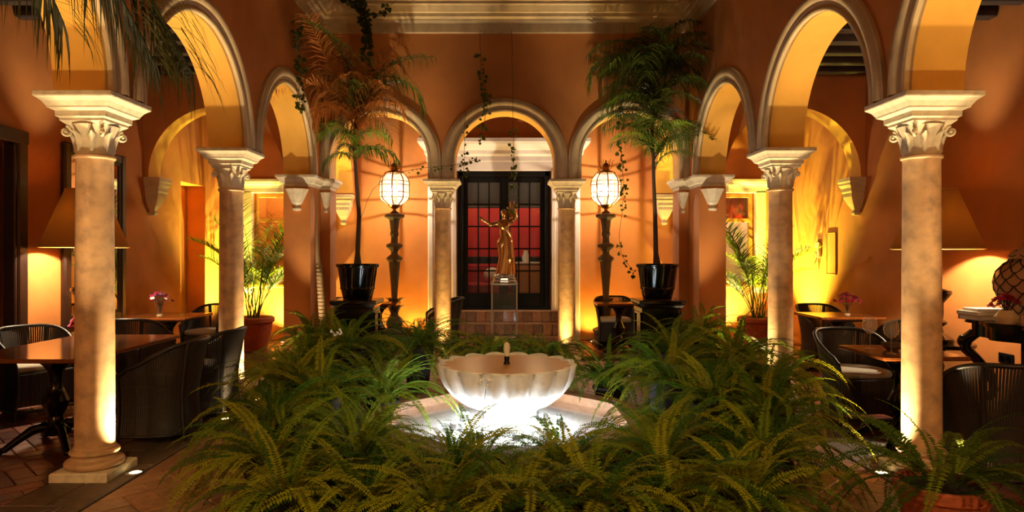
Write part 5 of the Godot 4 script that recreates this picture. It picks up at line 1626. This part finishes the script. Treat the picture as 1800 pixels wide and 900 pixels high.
func pedestal_cabinet(label: String, at: Vector3) -> void:
	var t := thing("pedestal", label, "pedestal", at, 0, "black pedestals under the tall palms")
	var m := MB.new(); m.box(Vector3(0, 0.45, 0), Vector3(0.50, 0.74, 0.50), 0.012); part("body", m, M.black_gloss, t)
	m = MB.new(); m.square([Vector2(0.28, 0.0), Vector2(0.28, 0.06), Vector2(0.26, 0.085)]); part("plinth", m, M.black_gloss, t)
	m = MB.new(); m.square([Vector2(0.255, 0.82), Vector2(0.275, 0.85), Vector2(0.295, 0.87), Vector2(0.295, 0.905), Vector2(0.285, 0.912)]); part("top", m, M.black_gloss, t)
	for k in 4:
		var b := Basis(Vector3.UP, PI / 2 * k)
		m = MB.new()
		for s in [-1.0, 1.0]: m.box(Vector3(s * 0.19, 0.45, 0.255), Vector3(0.03, 0.6, 0.02), 0.005); m.box(Vector3(0, 0.45 + s * 0.285, 0.255), Vector3(0.41, 0.03, 0.02), 0.005)
		part("panel_moulding", m, M.black_gloss, t, Vector3.ZERO, b)

func palms() -> void:
	pedestal_cabinet("black panelled pedestal under the left tall palm", V(-1.93, 0, 8.95))
	pedestal_cabinet("black panelled pedestal under the right tall palm", V(2.0, 0, 8.95))
	var y := 0.915
	tall_palm("tall_palm", "tall slender palm with dry brownish fronds in a glossy black pot, left", V(-1.93, y, 8.95),
		[Vector3(0, 0.38, 0), Vector3(0.0, 0.6, 0), Vector3(0.02, 1.1, 0), Vector3(-0.02, 1.6, 0), Vector3(-0.05, 2.1, 0), Vector3(-0.02, 2.5, 0)],
		[[Vector3(-0.05, 2.0, 0), 9, 0.60, 0.4, 2.3, 0.28, ["palm_green", "palm_bright", "palm_green"]], [Vector3(-0.03, 2.2, 0), 8, 0.8, 0.1, 1.9, 0.40, ["palm_dry", "palm_dry", "palm_green"]], [Vector3(-0.02, 2.4, 0), 8, 1.0, 0.0, 1.6, 0.45, ["palm_dry", "palm_green"]], [Vector3(-0.02, 2.48, 0), 7, 1.35, 0.0, 1.1, 0.45, ["palm_dry", "palm_green", "palm_dry"]], [Vector3(-0.02, 2.5, 0), 9, 1.15, 0.3, 3.0, 0.42, ["palm_dry", "palm_green"]]], 300)
	tall_palm("tall_palm", "tall slender palm with dark green drooping fronds in a glossy black pot, right", V(2.0, y, 8.95),
		[Vector3(0, 0.38, 0), Vector3(-0.02, 0.6, 0), Vector3(-0.03, 1.1, 0), Vector3(-0.05, 1.6, 0), Vector3(-0.06, 2.2, 0), Vector3(-0.03, 3.0, 0)],
		[[Vector3(-0.05, 1.80, 0), 12, 0.85, 0.2, 1.9, 0.34, ["palm_green", "palm_bright", "palm_green"]], [Vector3(-0.05, 2.1, 0), 9, 0.8, 0.1, 1.8, 0.36, ["palm_green"]], [Vector3(-0.05, 2.4, 0), 9, 0.85, 0.1, 1.9, 0.38, ["palm_green"]], [Vector3(-0.04, 2.7, 0), 9, 0.85, 0.0, 1.9, 0.40, ["palm_green"]], [Vector3(-0.03, 2.98, 0), 9, 0.95, 0.0, 1.7, 0.40, ["palm_green"]], [Vector3(-0.03, 3.0, 0), 10, 1.2, 0.3, 3.0, 0.42, ["palm_green"]]], 400)
	# corner palms in terracotta pots
	for s in [-1.0, 1.0]:
		var t := thing("corner_palm", "feathery palm in a terracotta pot in the %s far corner, lit from behind" % ("left" if s < 0 else "right"), "palm", V(s * 4.0 - (0.0 if s > 0 else -0.05), 0, 10.75), 0, "corner palms in terracotta pots")
		var m := MB.new()
		m.lathe([Vector2(0, 0), Vector2(0.2, 0), Vector2(0.24, 0.12), Vector2(0.28, 0.34), Vector2(0.29, 0.42), Vector2(0.32, 0.44), Vector2(0.32, 0.50), Vector2(0.29, 0.52), Vector2(0.27, 0.5), Vector2(0.27, 0.44)], 30)
		part("pot", m, M.terracotta, t)
		m = MB.new(); m.lathe([Vector2(0.275, 0.46), Vector2(0.1, 0.475), Vector2(0, 0.48)], 18); part("soil", m, M.soil, t)
		var meshes := []
		for k in 5: meshes.append(palm_frond(rise(2.05 - 0.13 * k, 0.05 + 0.08 * k, 0.75 + 0.3 * k, 1.6), 36, 0.42, 0.012, 0.18, 500 + k + int(s) * 7, 0.009, 0.32))
		for k in 20:
			var b := Basis(Vector3.UP, k * 2.4 + s) * Basis(Vector3.RIGHT, rng.randf_range(-0.1, 0.1))
			var sc := rng.randf_range(0.75, 1.1)
			var rc := b * Vector3(1.15, 0, 0)
			if rc.x * s > 0.0: sc = minf(sc, 0.85 / maxf(absf(rc.x), 0.01))
			if rc.z < 0.0: sc = minf(sc, 1.05 / maxf(-rc.z, 0.01))
			part("frond", meshes[k % 5], M[["palm_bright", "palm_green", "palm_bright"][k % 3]], t, Vector3(cos(k * 2.4) * 0.08, 0.47, -sin(k * 2.4) * 0.08), Basis(b.x * sc, b.y * sc, b.z * sc))
	# palm beside the camera whose fronds hang into the upper left
	var p := thing("near_palm", "palm whose long dark leaflets hang into the upper left corner of the view", "palm", V(-2.12, -0.0, 2.0))
	part("pot", pot_mesh(0.24, 0.42), M.terracotta, p)
	var m := MB.new(); m.lathe([Vector2(0.21, 0.38), Vector2(0, 0.4)], 18); part("soil", m, M.soil, p)
	m = MB.new(); m.tube([Vector3(0, 0.36, 0), Vector3(0.02, 1.4, 0), Vector3(-0.02, 2.4, 0), Vector3(0, 3.25, 0)], [0.08, 0.065, 0.055, 0.045], 10); part("trunk", m, M.trunk_grey, p)
	var hang := [
		[Vector3(0, 3.20, 0), Vector3(0.12, 3.28, -0.35), Vector3(0.28, 3.05, -0.75), Vector3(0.46, 2.72, -1.05), Vector3(0.60, 2.38, -1.22)],
		[Vector3(0, 3.20, 0), Vector3(0.02, 3.30, -0.4), Vector3(0.10, 3.09, -0.8), Vector3(0.26, 2.80, -1.12), Vector3(0.40, 2.42, -1.30)],
		[Vector3(0, 3.20, 0), Vector3(-0.02, 3.28, -0.35), Vector3(-0.02, 3.11, -0.7), Vector3(0.04, 2.81, -0.95), Vector3(0.10, 2.54, -1.08)],
		[Vector3(0, 3.20, 0), Vector3(0.3, 3.38, -0.1), Vector3(0.65, 3.29, -0.3), Vector3(0.9, 3.00, -0.5)],
		[Vector3(0, 3.20, 0), Vector3(-0.1, 3.4, 0.15), Vector3(-0.2, 3.25, 0.4), Vector3(-0.25, 2.9, 0.6)],
		[Vector3(0, 3.20, 0), Vector3(0.1, 3.37, 0.4), Vector3(0.2, 3.14, 0.8), Vector3(0.25, 2.70, 1.05)]]
	for k in hang.size():
		part("frond", palm_frond(hang[k], 80, 0.60, 0.0062, 0.6, 700 + k, 0.010, 0.2), M.palm_dark, p)

func ivy_leaf(m: MB, p: Vector3, d: Vector3, s: float) -> void:
	var side := d.cross(Vector3(0.3, 0.2, 1)).normalized() * s * 0.5
	var n := side.cross(d).normalized() * s * 0.12
	var tip := p + d * s
	m.tri(p, p + side + d * s * 0.25 + n, p + d * s * 0.5); m.tri(p, p + d * s * 0.5, p - side + d * s * 0.25 + n)
	m.tri(p + side + d * s * 0.25 + n, tip, p + d * s * 0.5); m.tri(p + d * s * 0.5, tip, p - side + d * s * 0.25 + n)
	m.tri(p + side * 0.5 + d * s * 0.5, p + side * 0.9 + d * s * 0.75, p + d * s * 0.6); m.tri(p + d * s * 0.6, p - side * 0.9 + d * s * 0.75, p - side * 0.5 + d * s * 0.5)

func vine(label: String, path: Array, leaves: int, size: float, clusters: Array, sd: int) -> void:
	var r := RandomNumberGenerator.new(); r.seed = sd
	var t := thing("hanging_vine", label, "vine", path[0], 0, "thin hanging vines")
	var loc := []
	for p in path: loc.append(p - path[0])
	var c := Curve3D.new()
	for k in loc.size():
		var tn: Vector3 = (loc[mini(k + 1, loc.size() - 1)] - loc[maxi(k - 1, 0)]) / 6.0
		c.add_point(loc[k], -tn, tn)
	var len := c.get_baked_length()
	var pts := []
	for k in 25:
		pts.append(c.sample_baked(len * k / 24.0, true) + Vector3(r.randf_range(-1, 1), 0, r.randf_range(-1, 1)) * 0.008)
	var m := MB.new(); m.tube(pts, 0.003, 4); part("stem", m, M.stem_brown, t)
	m = MB.new()
	for k in leaves:
		var s: float = clusters[r.randi() % clusters.size()] + r.randfn(0.0, 0.05)
		s = clampf(s, 0.0, 1.0)
		var p := c.sample_baked(len * s, true)
		var d := Vector3(r.randf_range(-1, 1), r.randf_range(-0.9, 0.35), r.randf_range(-1, 1)).normalized()
		ivy_leaf(m, p + d * r.randf_range(0.01, 0.05), d, size * r.randf_range(0.6, 1.25))
	stuff(part("foliage", m, M.ivy_green, t))

func vines() -> void:
	vine("ivy strand hanging in front of the door above the bronze statue", [V(0.10, 4.62, 9.5), V(0.11, 3.8, 9.5), V(0.12, 3.0, 9.5), V(0.13, 2.5, 9.5), V(0.10, 2.12, 9.5)], 42, 0.055, [0.62, 0.70, 0.78, 0.86, 0.95, 0.99], 1)
	vine("ivy strand with a leaf cluster hanging above the middle arch, left of its crown", [V(-0.34, 4.62, 9.5), V(-0.32, 4.0, 9.48), V(-0.24, 3.7, 9.46), V(-0.28, 3.35, 9.46), V(-0.34, 3.1, 9.46)], 60, 0.06, [0.25, 0.4, 0.55, 0.62, 0.68, 0.8, 0.97], 2)
	vine("thin ivy strand at the left side of the middle arch", [V(-0.55, 3.5, 9.5), V(-0.56, 3.1, 9.5), V(-0.56, 2.75, 9.5), V(-0.58, 2.6, 9.5)], 22, 0.05, [0.3, 0.6, 0.85, 0.95], 3)
	vine("long ivy strand hanging across the right lantern", [V(1.62, 4.62, 9.3), V(1.60, 3.7, 9.3), V(1.58, 3.2, 9.3), V(1.60, 2.75, 9.3), V(1.62, 2.3, 9.3), V(1.56, 1.6, 9.3), V(1.75, 1.25, 9.2)], 90, 0.06, [0.40, 0.46, 0.52, 0.60, 0.64, 0.67, 0.90, 0.94], 4)
	vine("long thin shoot arching from the left palm trunk to the middle arch", [V(-1.9, 1.9, 8.93), V(-1.75, 2.3, 8.9), V(-1.5, 2.52, 8.9), V(-1.1, 2.62, 8.9), V(-0.7, 2.66, 8.9), V(-0.35, 2.74, 8.9)], 34, 0.045, [0.55, 0.7, 0.85, 0.93, 0.97, 0.99], 5)
	vine("ivy hanging from the cornice at the left corner, thick dark leaves", [V(-1.95, 5.1, 9.2), V(-1.9, 4.7, 9.2), V(-1.85, 4.4, 9.2), V(-1.88, 4.1, 9.2)], 170, 0.07, [0.1, 0.25, 0.4, 0.5, 0.6, 0.75, 0.9], 6)
	vine("ivy strand on the left wall between the two nearest far arches", [V(-2.5, 4.3, 8.2), V(-2.48, 4.0, 8.2), V(-2.45, 3.75, 8.2), V(-2.5, 3.45, 8.25), V(-2.45, 3.25, 8.2)], 80, 0.06, [0.1, 0.3, 0.5, 0.55, 0.8, 0.95], 7)
	vine("ivy strand along the cornice above the back arcade, left", [V(-2.2, 5.0, 9.3), V(-1.8, 4.78, 9.3), V(-1.6, 4.85, 9.3), V(-1.45, 5.0, 9.3)], 90, 0.06, [0.05, 0.2, 0.35, 0.5, 0.7], 8)
	# pale ringed cane in front of the left corner pier
	var t := thing("palm_cane", "slim pale ringed palm cane leaning in front of the left corner pier", "palm", V(-2.38, 0, 8.85))
	var m := MB.new()
	m.tube([Vector3(0, 0, 0), Vector3(0.02, 0.6, 0), Vector3(-0.02, 1.2, 0), Vector3(-0.05, 1.5, 0), Vector3(-0.06, 1.9, 0), Vector3(-0.05, 2.3, 0)], [0.055, 0.05, 0.045, 0.03, 0.012, 0.006], 10)
	part("cane", m, M.cane_pale, t)
	for k in 22:
		m = MB.new()
		var yy := 0.35 + 0.048 * k
		m.lathe([Vector2(0.052 - 0.0006 * k, -0.004), Vector2(0.058 - 0.0006 * k, 0.0), Vector2(0.052 - 0.0006 * k, 0.004)], 10)
		part("ring", m, M.trunk_grey, t, Vector3(lerpf(0.02, -0.03, clampf((yy - 0.6) / 0.7, 0, 1)), yy, 0))
	m = MB.new()
	m.lathe([Vector2(0, 0), Vector2(0.16, 0), Vector2(0.2, 0.26), Vector2(0.21, 0.28), Vector2(0.19, 0.28), Vector2(0.18, 0.24), Vector2(0.0, 0.25)], 24)
	part("pot", m, M.terracotta, t)

# ------------------------------------------------------------------ statue
func nets(prims: Array, lo: Vector3, hi: Vector3, cell: float, k: float) -> ArrayMesh:
	var n := Vector3i(((hi - lo) / cell).ceil()) + Vector3i.ONE
	var f := PackedFloat32Array()
	f.resize(n.x * n.y * n.z)
	f.fill(1.0)
	var sy := n.x; var sz := n.x * n.y
	for p in prims:
		var a: Vector3 = p[0]; var b: Vector3 = p[1]; var ra: float = p[2]; var rb: float = p[3]
		var mr := maxf(ra, rb) + k * 1.5 + cell * 2
		var l := Vector3i((((a.min(b)) - Vector3.ONE * mr - lo) / cell).floor()).clamp(Vector3i.ZERO, n - Vector3i.ONE)
		var h := Vector3i((((a.max(b)) + Vector3.ONE * mr - lo) / cell).ceil()).clamp(Vector3i.ZERO, n - Vector3i.ONE)
		var ab := b - a
		var inv := 1.0 / maxf(1e-9, ab.length_squared())
		for z in range(l.z, h.z + 1):
			for y in range(l.y, h.y + 1):
				for x in range(l.x, h.x + 1):
					var q := lo + Vector3(x, y, z) * cell
					var t := clampf((q - a).dot(ab) * inv, 0.0, 1.0)
					var d := (q - a - ab * t).length() - lerpf(ra, rb, t)
					var i := x + y * sy + z * sz
					var e := f[i]
					var g := maxf(k - absf(e - d), 0.0) / k
					f[i] = minf(e, d) - g * g * k * 0.25
	var st := SurfaceTool.new()
	st.begin(Mesh.PRIMITIVE_TRIANGLES)
	st.set_smooth_group(0)
	var id := {}
	var cnt := 0
	var offs := [0, 1, sy, sy + 1, sz, sz + 1, sz + sy, sz + sy + 1]
	for z in n.z - 1:
		for y in n.y - 1:
			for x in n.x - 1:
				var i := x + y * sy + z * sz
				var pos := 0
				for o in offs:
					if f[i + o] < 0: pos += 1
				if pos == 0 or pos == 8: continue
				var sum := Vector3.ZERO
				var c := 0
				for e in [[0, 1], [2, 3], [4, 5], [6, 7], [0, 2], [1, 3], [4, 6], [5, 7], [0, 4], [1, 5], [2, 6], [3, 7]]:
					var u: float = f[i + offs[e[0]]]; var v: float = f[i + offs[e[1]]]
					if (u < 0) == (v < 0): continue
					var t := u / (u - v)
					var pa := Vector3(e[0] & 1, (e[0] >> 1) & 1, e[0] >> 2); var pb := Vector3(e[1] & 1, (e[1] >> 1) & 1, e[1] >> 2)
					sum += pa.lerp(pb, t); c += 1
				st.add_vertex(lo + (Vector3(x, y, z) + sum / c) * cell)
				id[i] = cnt; cnt += 1
	for i in id:
		var s: bool = f[i] < 0
		for ax in [[1, sy, sz], [sy, sz, 1], [sz, 1, sy]]:
			if i + ax[0] >= f.size() or (f[i + ax[0]] < 0) == s: continue
			if not (id.has(i - ax[1]) and id.has(i - ax[2]) and id.has(i - ax[1] - ax[2])): continue
			var q0: int = id[i]; var q1: int = id[i - ax[1]]; var q2: int = id[i - ax[1] - ax[2]]; var q3: int = id[i - ax[2]]
			var order := [q0, q2, q1, q0, q3, q2] if not s else [q0, q1, q2, q0, q2, q3]
			for o in order: st.add_index(o)
	st.generate_normals()
	return st.commit()

func statue() -> void:
	var at := V(0.0, 0, 10.55)
	var s := thing("display_stand", "tall clear glass display stand in front of the black door", "stand", at)
	var m := MB.new()
	for q in [[-1, -1], [-1, 1], [1, -1], [1, 1]]: m.box(Vector3(q[0] * 0.19, 0.52, q[1] * 0.19), Vector3(0.018, 1.02, 0.018), 0.003)
	part("edge_posts", m, M.silver_metal, s)
	for k in 4:
		m = MB.new(); m.box(Vector3(0, 0.52, 0.192), Vector3(0.36, 1.02, 0.006)); part("glass_side", m, M.clear_glass, s, Vector3.ZERO, Basis(Vector3.UP, PI / 2 * k))
	m = MB.new(); m.box(Vector3(0, 1.045, 0), Vector3(0.42, 0.03, 0.42), 0.006); part("top", m, M.silver_metal, s)
	m = MB.new(); m.box(Vector3(0, 0.012, 0), Vector3(0.42, 0.024, 0.42), 0.004); part("base", m, M.silver_metal, s)
	var t := thing("bronze_statue", "bronze statue of a draped figure with outstretched arms on the clear display stand", "statue", at + Vector3(0, 1.06, 0))
	m = MB.new()
	m.lathe([Vector2(0.0, 0.0), Vector2(0.19, 0.0), Vector2(0.195, 0.03), Vector2(0.175, 0.045), Vector2(0.18, 0.075), Vector2(0.16, 0.09)], 10, Vector3.ZERO, true)
	for k in 14:
		var a := TAU * k / 14
		m.ball(Vector3(cos(a) * 0.12, 0.10, sin(a) * 0.11), Vector3(0.05, 0.03 + 0.015 * (k % 3), 0.05), 7)
	m.ball(Vector3(0, 0.09, 0), Vector3(0.12, 0.04, 0.12), 9)
	part("rocky_base", m, M.silver_metal, t)
	var P := []
	var J := func(ax: float, ay: float, az: float, bx: float, by: float, bz: float, ra: float, rb: float) -> void: P.append([Vector3(ax, ay, az), Vector3(bx, by, bz), ra, rb])
	# standing leg, bent leg, feet
	J.call(-0.035, 0.60, 0.0, -0.03, 0.36, 0.01, 0.075, 0.055); J.call(-0.03, 0.36, 0.01, -0.02, 0.13, -0.01, 0.052, 0.03); J.call(-0.02, 0.125, -0.01, -0.03, 0.115, 0.075, 0.026, 0.018)
	J.call(0.055, 0.60, 0.0, 0.085, 0.37, 0.065, 0.075, 0.055); J.call(0.085, 0.37, 0.065, 0.075, 0.14, -0.02, 0.052, 0.03); J.call(0.075, 0.13, -0.02, 0.09, 0.115, 0.06, 0.026, 0.018)
	# hips, waist, chest
	J.call(-0.03, 0.62, 0.0, 0.05, 0.62, 0.0, 0.082, 0.08); J.call(0.01, 0.62, 0.0, 0.0, 0.76, 0.01, 0.085, 0.068); J.call(0.0, 0.76, 0.01, -0.005, 0.87, 0.01, 0.068, 0.082)
	J.call(-0.075, 0.925, 0.0, 0.07, 0.93, 0.0, 0.046, 0.046); J.call(-0.035, 0.865, 0.06, -0.035, 0.865, 0.062, 0.036, 0.036); J.call(0.035, 0.865, 0.06, 0.035, 0.865, 0.062, 0.036, 0.036)
	# neck, head, bun
	J.call(0.0, 0.94, 0.0, 0.0, 1.01, 0.012, 0.034, 0.03); J.call(0.0, 1.045, 0.02, -0.004, 1.085, 0.015, 0.044, 0.05); J.call(0.0, 1.035, 0.055, 0.0, 1.03, 0.055, 0.02, 0.02); J.call(0.0, 1.055, 0.068, 0.0, 1.045, 0.073, 0.007, 0.009)
	J.call(0.0, 1.11, -0.04, 0.0, 1.11, -0.045, 0.028, 0.026)
	# arm to the left of the view, held out
	J.call(-0.095, 0.92, 0.0, -0.205, 0.895, 0.03, 0.034, 0.027); J.call(-0.205, 0.895, 0.03, -0.315, 0.955, 0.06, 0.026, 0.018); J.call(-0.315, 0.955, 0.06, -0.345, 0.975, 0.065, 0.018, 0.014)
	for k in 4: J.call(-0.345, 0.975 + 0.006 * (k - 1), 0.055 + 0.008 * k, -0.375 - 0.004 * (k % 2), 0.995 + 0.012 * (k - 1), 0.05 + 0.012 * k, 0.0065, 0.005)
	J.call(-0.33, 0.975, 0.07, -0.345, 1.0, 0.085, 0.007, 0.005)
	# raised arm
	J.call(0.095, 0.93, 0.0, 0.175, 1.01, 0.0, 0.034, 0.028); J.call(0.175, 1.01, 0.0, 0.165, 1.13, 0.02, 0.026, 0.018); J.call(0.165, 1.13, 0.02, 0.155, 1.16, 0.025, 0.017, 0.014)
	for k in 4: J.call(0.150 + 0.006 * k, 1.16, 0.018 + 0.005 * k, 0.142 + 0.009 * k, 1.195, 0.02 + 0.004 * k, 0.0065, 0.005)
	# small child figure carried on the raised arm
	J.call(0.11, 1.07, -0.02, 0.12, 1.16, -0.02, 0.048, 0.042); J.call(0.12, 1.22, -0.01, 0.122, 1.235, -0.01, 0.038, 0.036); J.call(0.10, 1.06, 0.0, 0.09, 1.0, 0.06, 0.03, 0.024); J.call(0.14, 1.06, 0.0, 0.16, 0.97, 0.05, 0.03, 0.02); J.call(0.155, 1.15, -0.02, 0.2, 1.21, 0.0, 0.02, 0.014); J.call(0.08, 1.15, -0.01, 0.04, 1.16, 0.02, 0.02, 0.013)
	var body := nets(P, Vector3(-0.42, 0.08, -0.14), Vector3(0.28, 1.30, 0.16), 0.0085, 0.028)
	part("figure", body, M.bronze, t)
	# skirt drapery wrapped round the hips, folds to the feet
	m = MB.new()
	m.smooth()
	var rows := []
	for i in 19:
		var v := i / 18.0
		var y := lerpf(0.70, 0.13, v)
		var row := []
		for j in 57:
			var a := TAU * j / 56.0
			var r := lerpf(0.092, 0.135, pow(v, 1.4)) * (1.0 + 0.10 * v * sin(a * 9.0 + v * 1.5) + 0.05 * sin(a * 4.0 + 1.0 + v * 2.0))
			row.append(Vector3(cos(a) * r * 1.05 + 0.02 * sin(v * PI) + 0.012, y + 0.05 * cos(a + 0.6) * (1.0 - v), -sin(a) * r * 0.8 + 0.015))
		rows.append(row)
	m.grid(rows, Vector3(0, 0, 1))
	# hint by the front: middle column of the grid is at angle PI, so correct by flipping if needed
	part("drapery", m, M.bronze, t)
	m = MB.new()
	m.tube([Vector3(-0.09, 0.95, 0.02), Vector3(-0.05, 0.90, 0.085), Vector3(0.03, 0.82, 0.09), Vector3(0.09, 0.74, 0.05), Vector3(0.10, 0.66, -0.02)], [0.015, 0.018, 0.02, 0.024, 0.03], 8)
	part("sash", m, M.bronze, t)

# ------------------------------------------------------------------ everything
func _ready() -> void:
	rng.seed = 20240
	# camera: level, 1.5 m above the paving, lens shifted a little to the right
	var cam := Camera3D.new()
	cam.name = "camera"
	add_child(cam)
	cam.position = Vector3(-0.048, 1.5, 0)
	cam.set_frustum(0.1 * 900.0 / 1200.0, Vector2(0.1 * 19.0 / 1200.0, -0.1 * 3.0 / 1200.0), 0.1, 100.0)
	cam.keep_aspect = Camera3D.KEEP_HEIGHT
	# night sky over the open court
	var env := Environment.new()
	env.background_mode = Environment.BG_SKY
	var sky := Sky.new()
	var sm := ProceduralSkyMaterial.new()
	sm.sky_top_color = Color(0.10, 0.085, 0.08); sm.sky_horizon_color = Color(0.22, 0.17, 0.13); sm.ground_bottom_color = Color(0.05, 0.04, 0.035); sm.ground_horizon_color = Color(0.20, 0.16, 0.13)
	sm.sky_energy_multiplier = 1.0
	sky.sky_material = sm
	env.sky = sky
	env.background_energy_multiplier = 0.4
	env.tonemap_mode = Environment.TONE_MAPPER_LINEAR
	env.tonemap_exposure = 1.0
	env.sdfgi_enabled = true; env.ssao_enabled = true; env.ssil_enabled = true
	var we := WorldEnvironment.new()
	we.name = "environment"
	we.environment = env
	add_child(we)
	materials()
	shell()
	columns()
	fountain()
	drain()
	furniture()
	torchere(-1.80, "tall carved wooden stand under the left glass lantern", "glass lantern on the carved stand left of the black door")
	torchere(1.67, "tall carved wooden stand under the right glass lantern", "glass lantern on the carved stand right of the black door")
	statue()
	ferns()
	palms()
	vines()
	added_front_lamps()
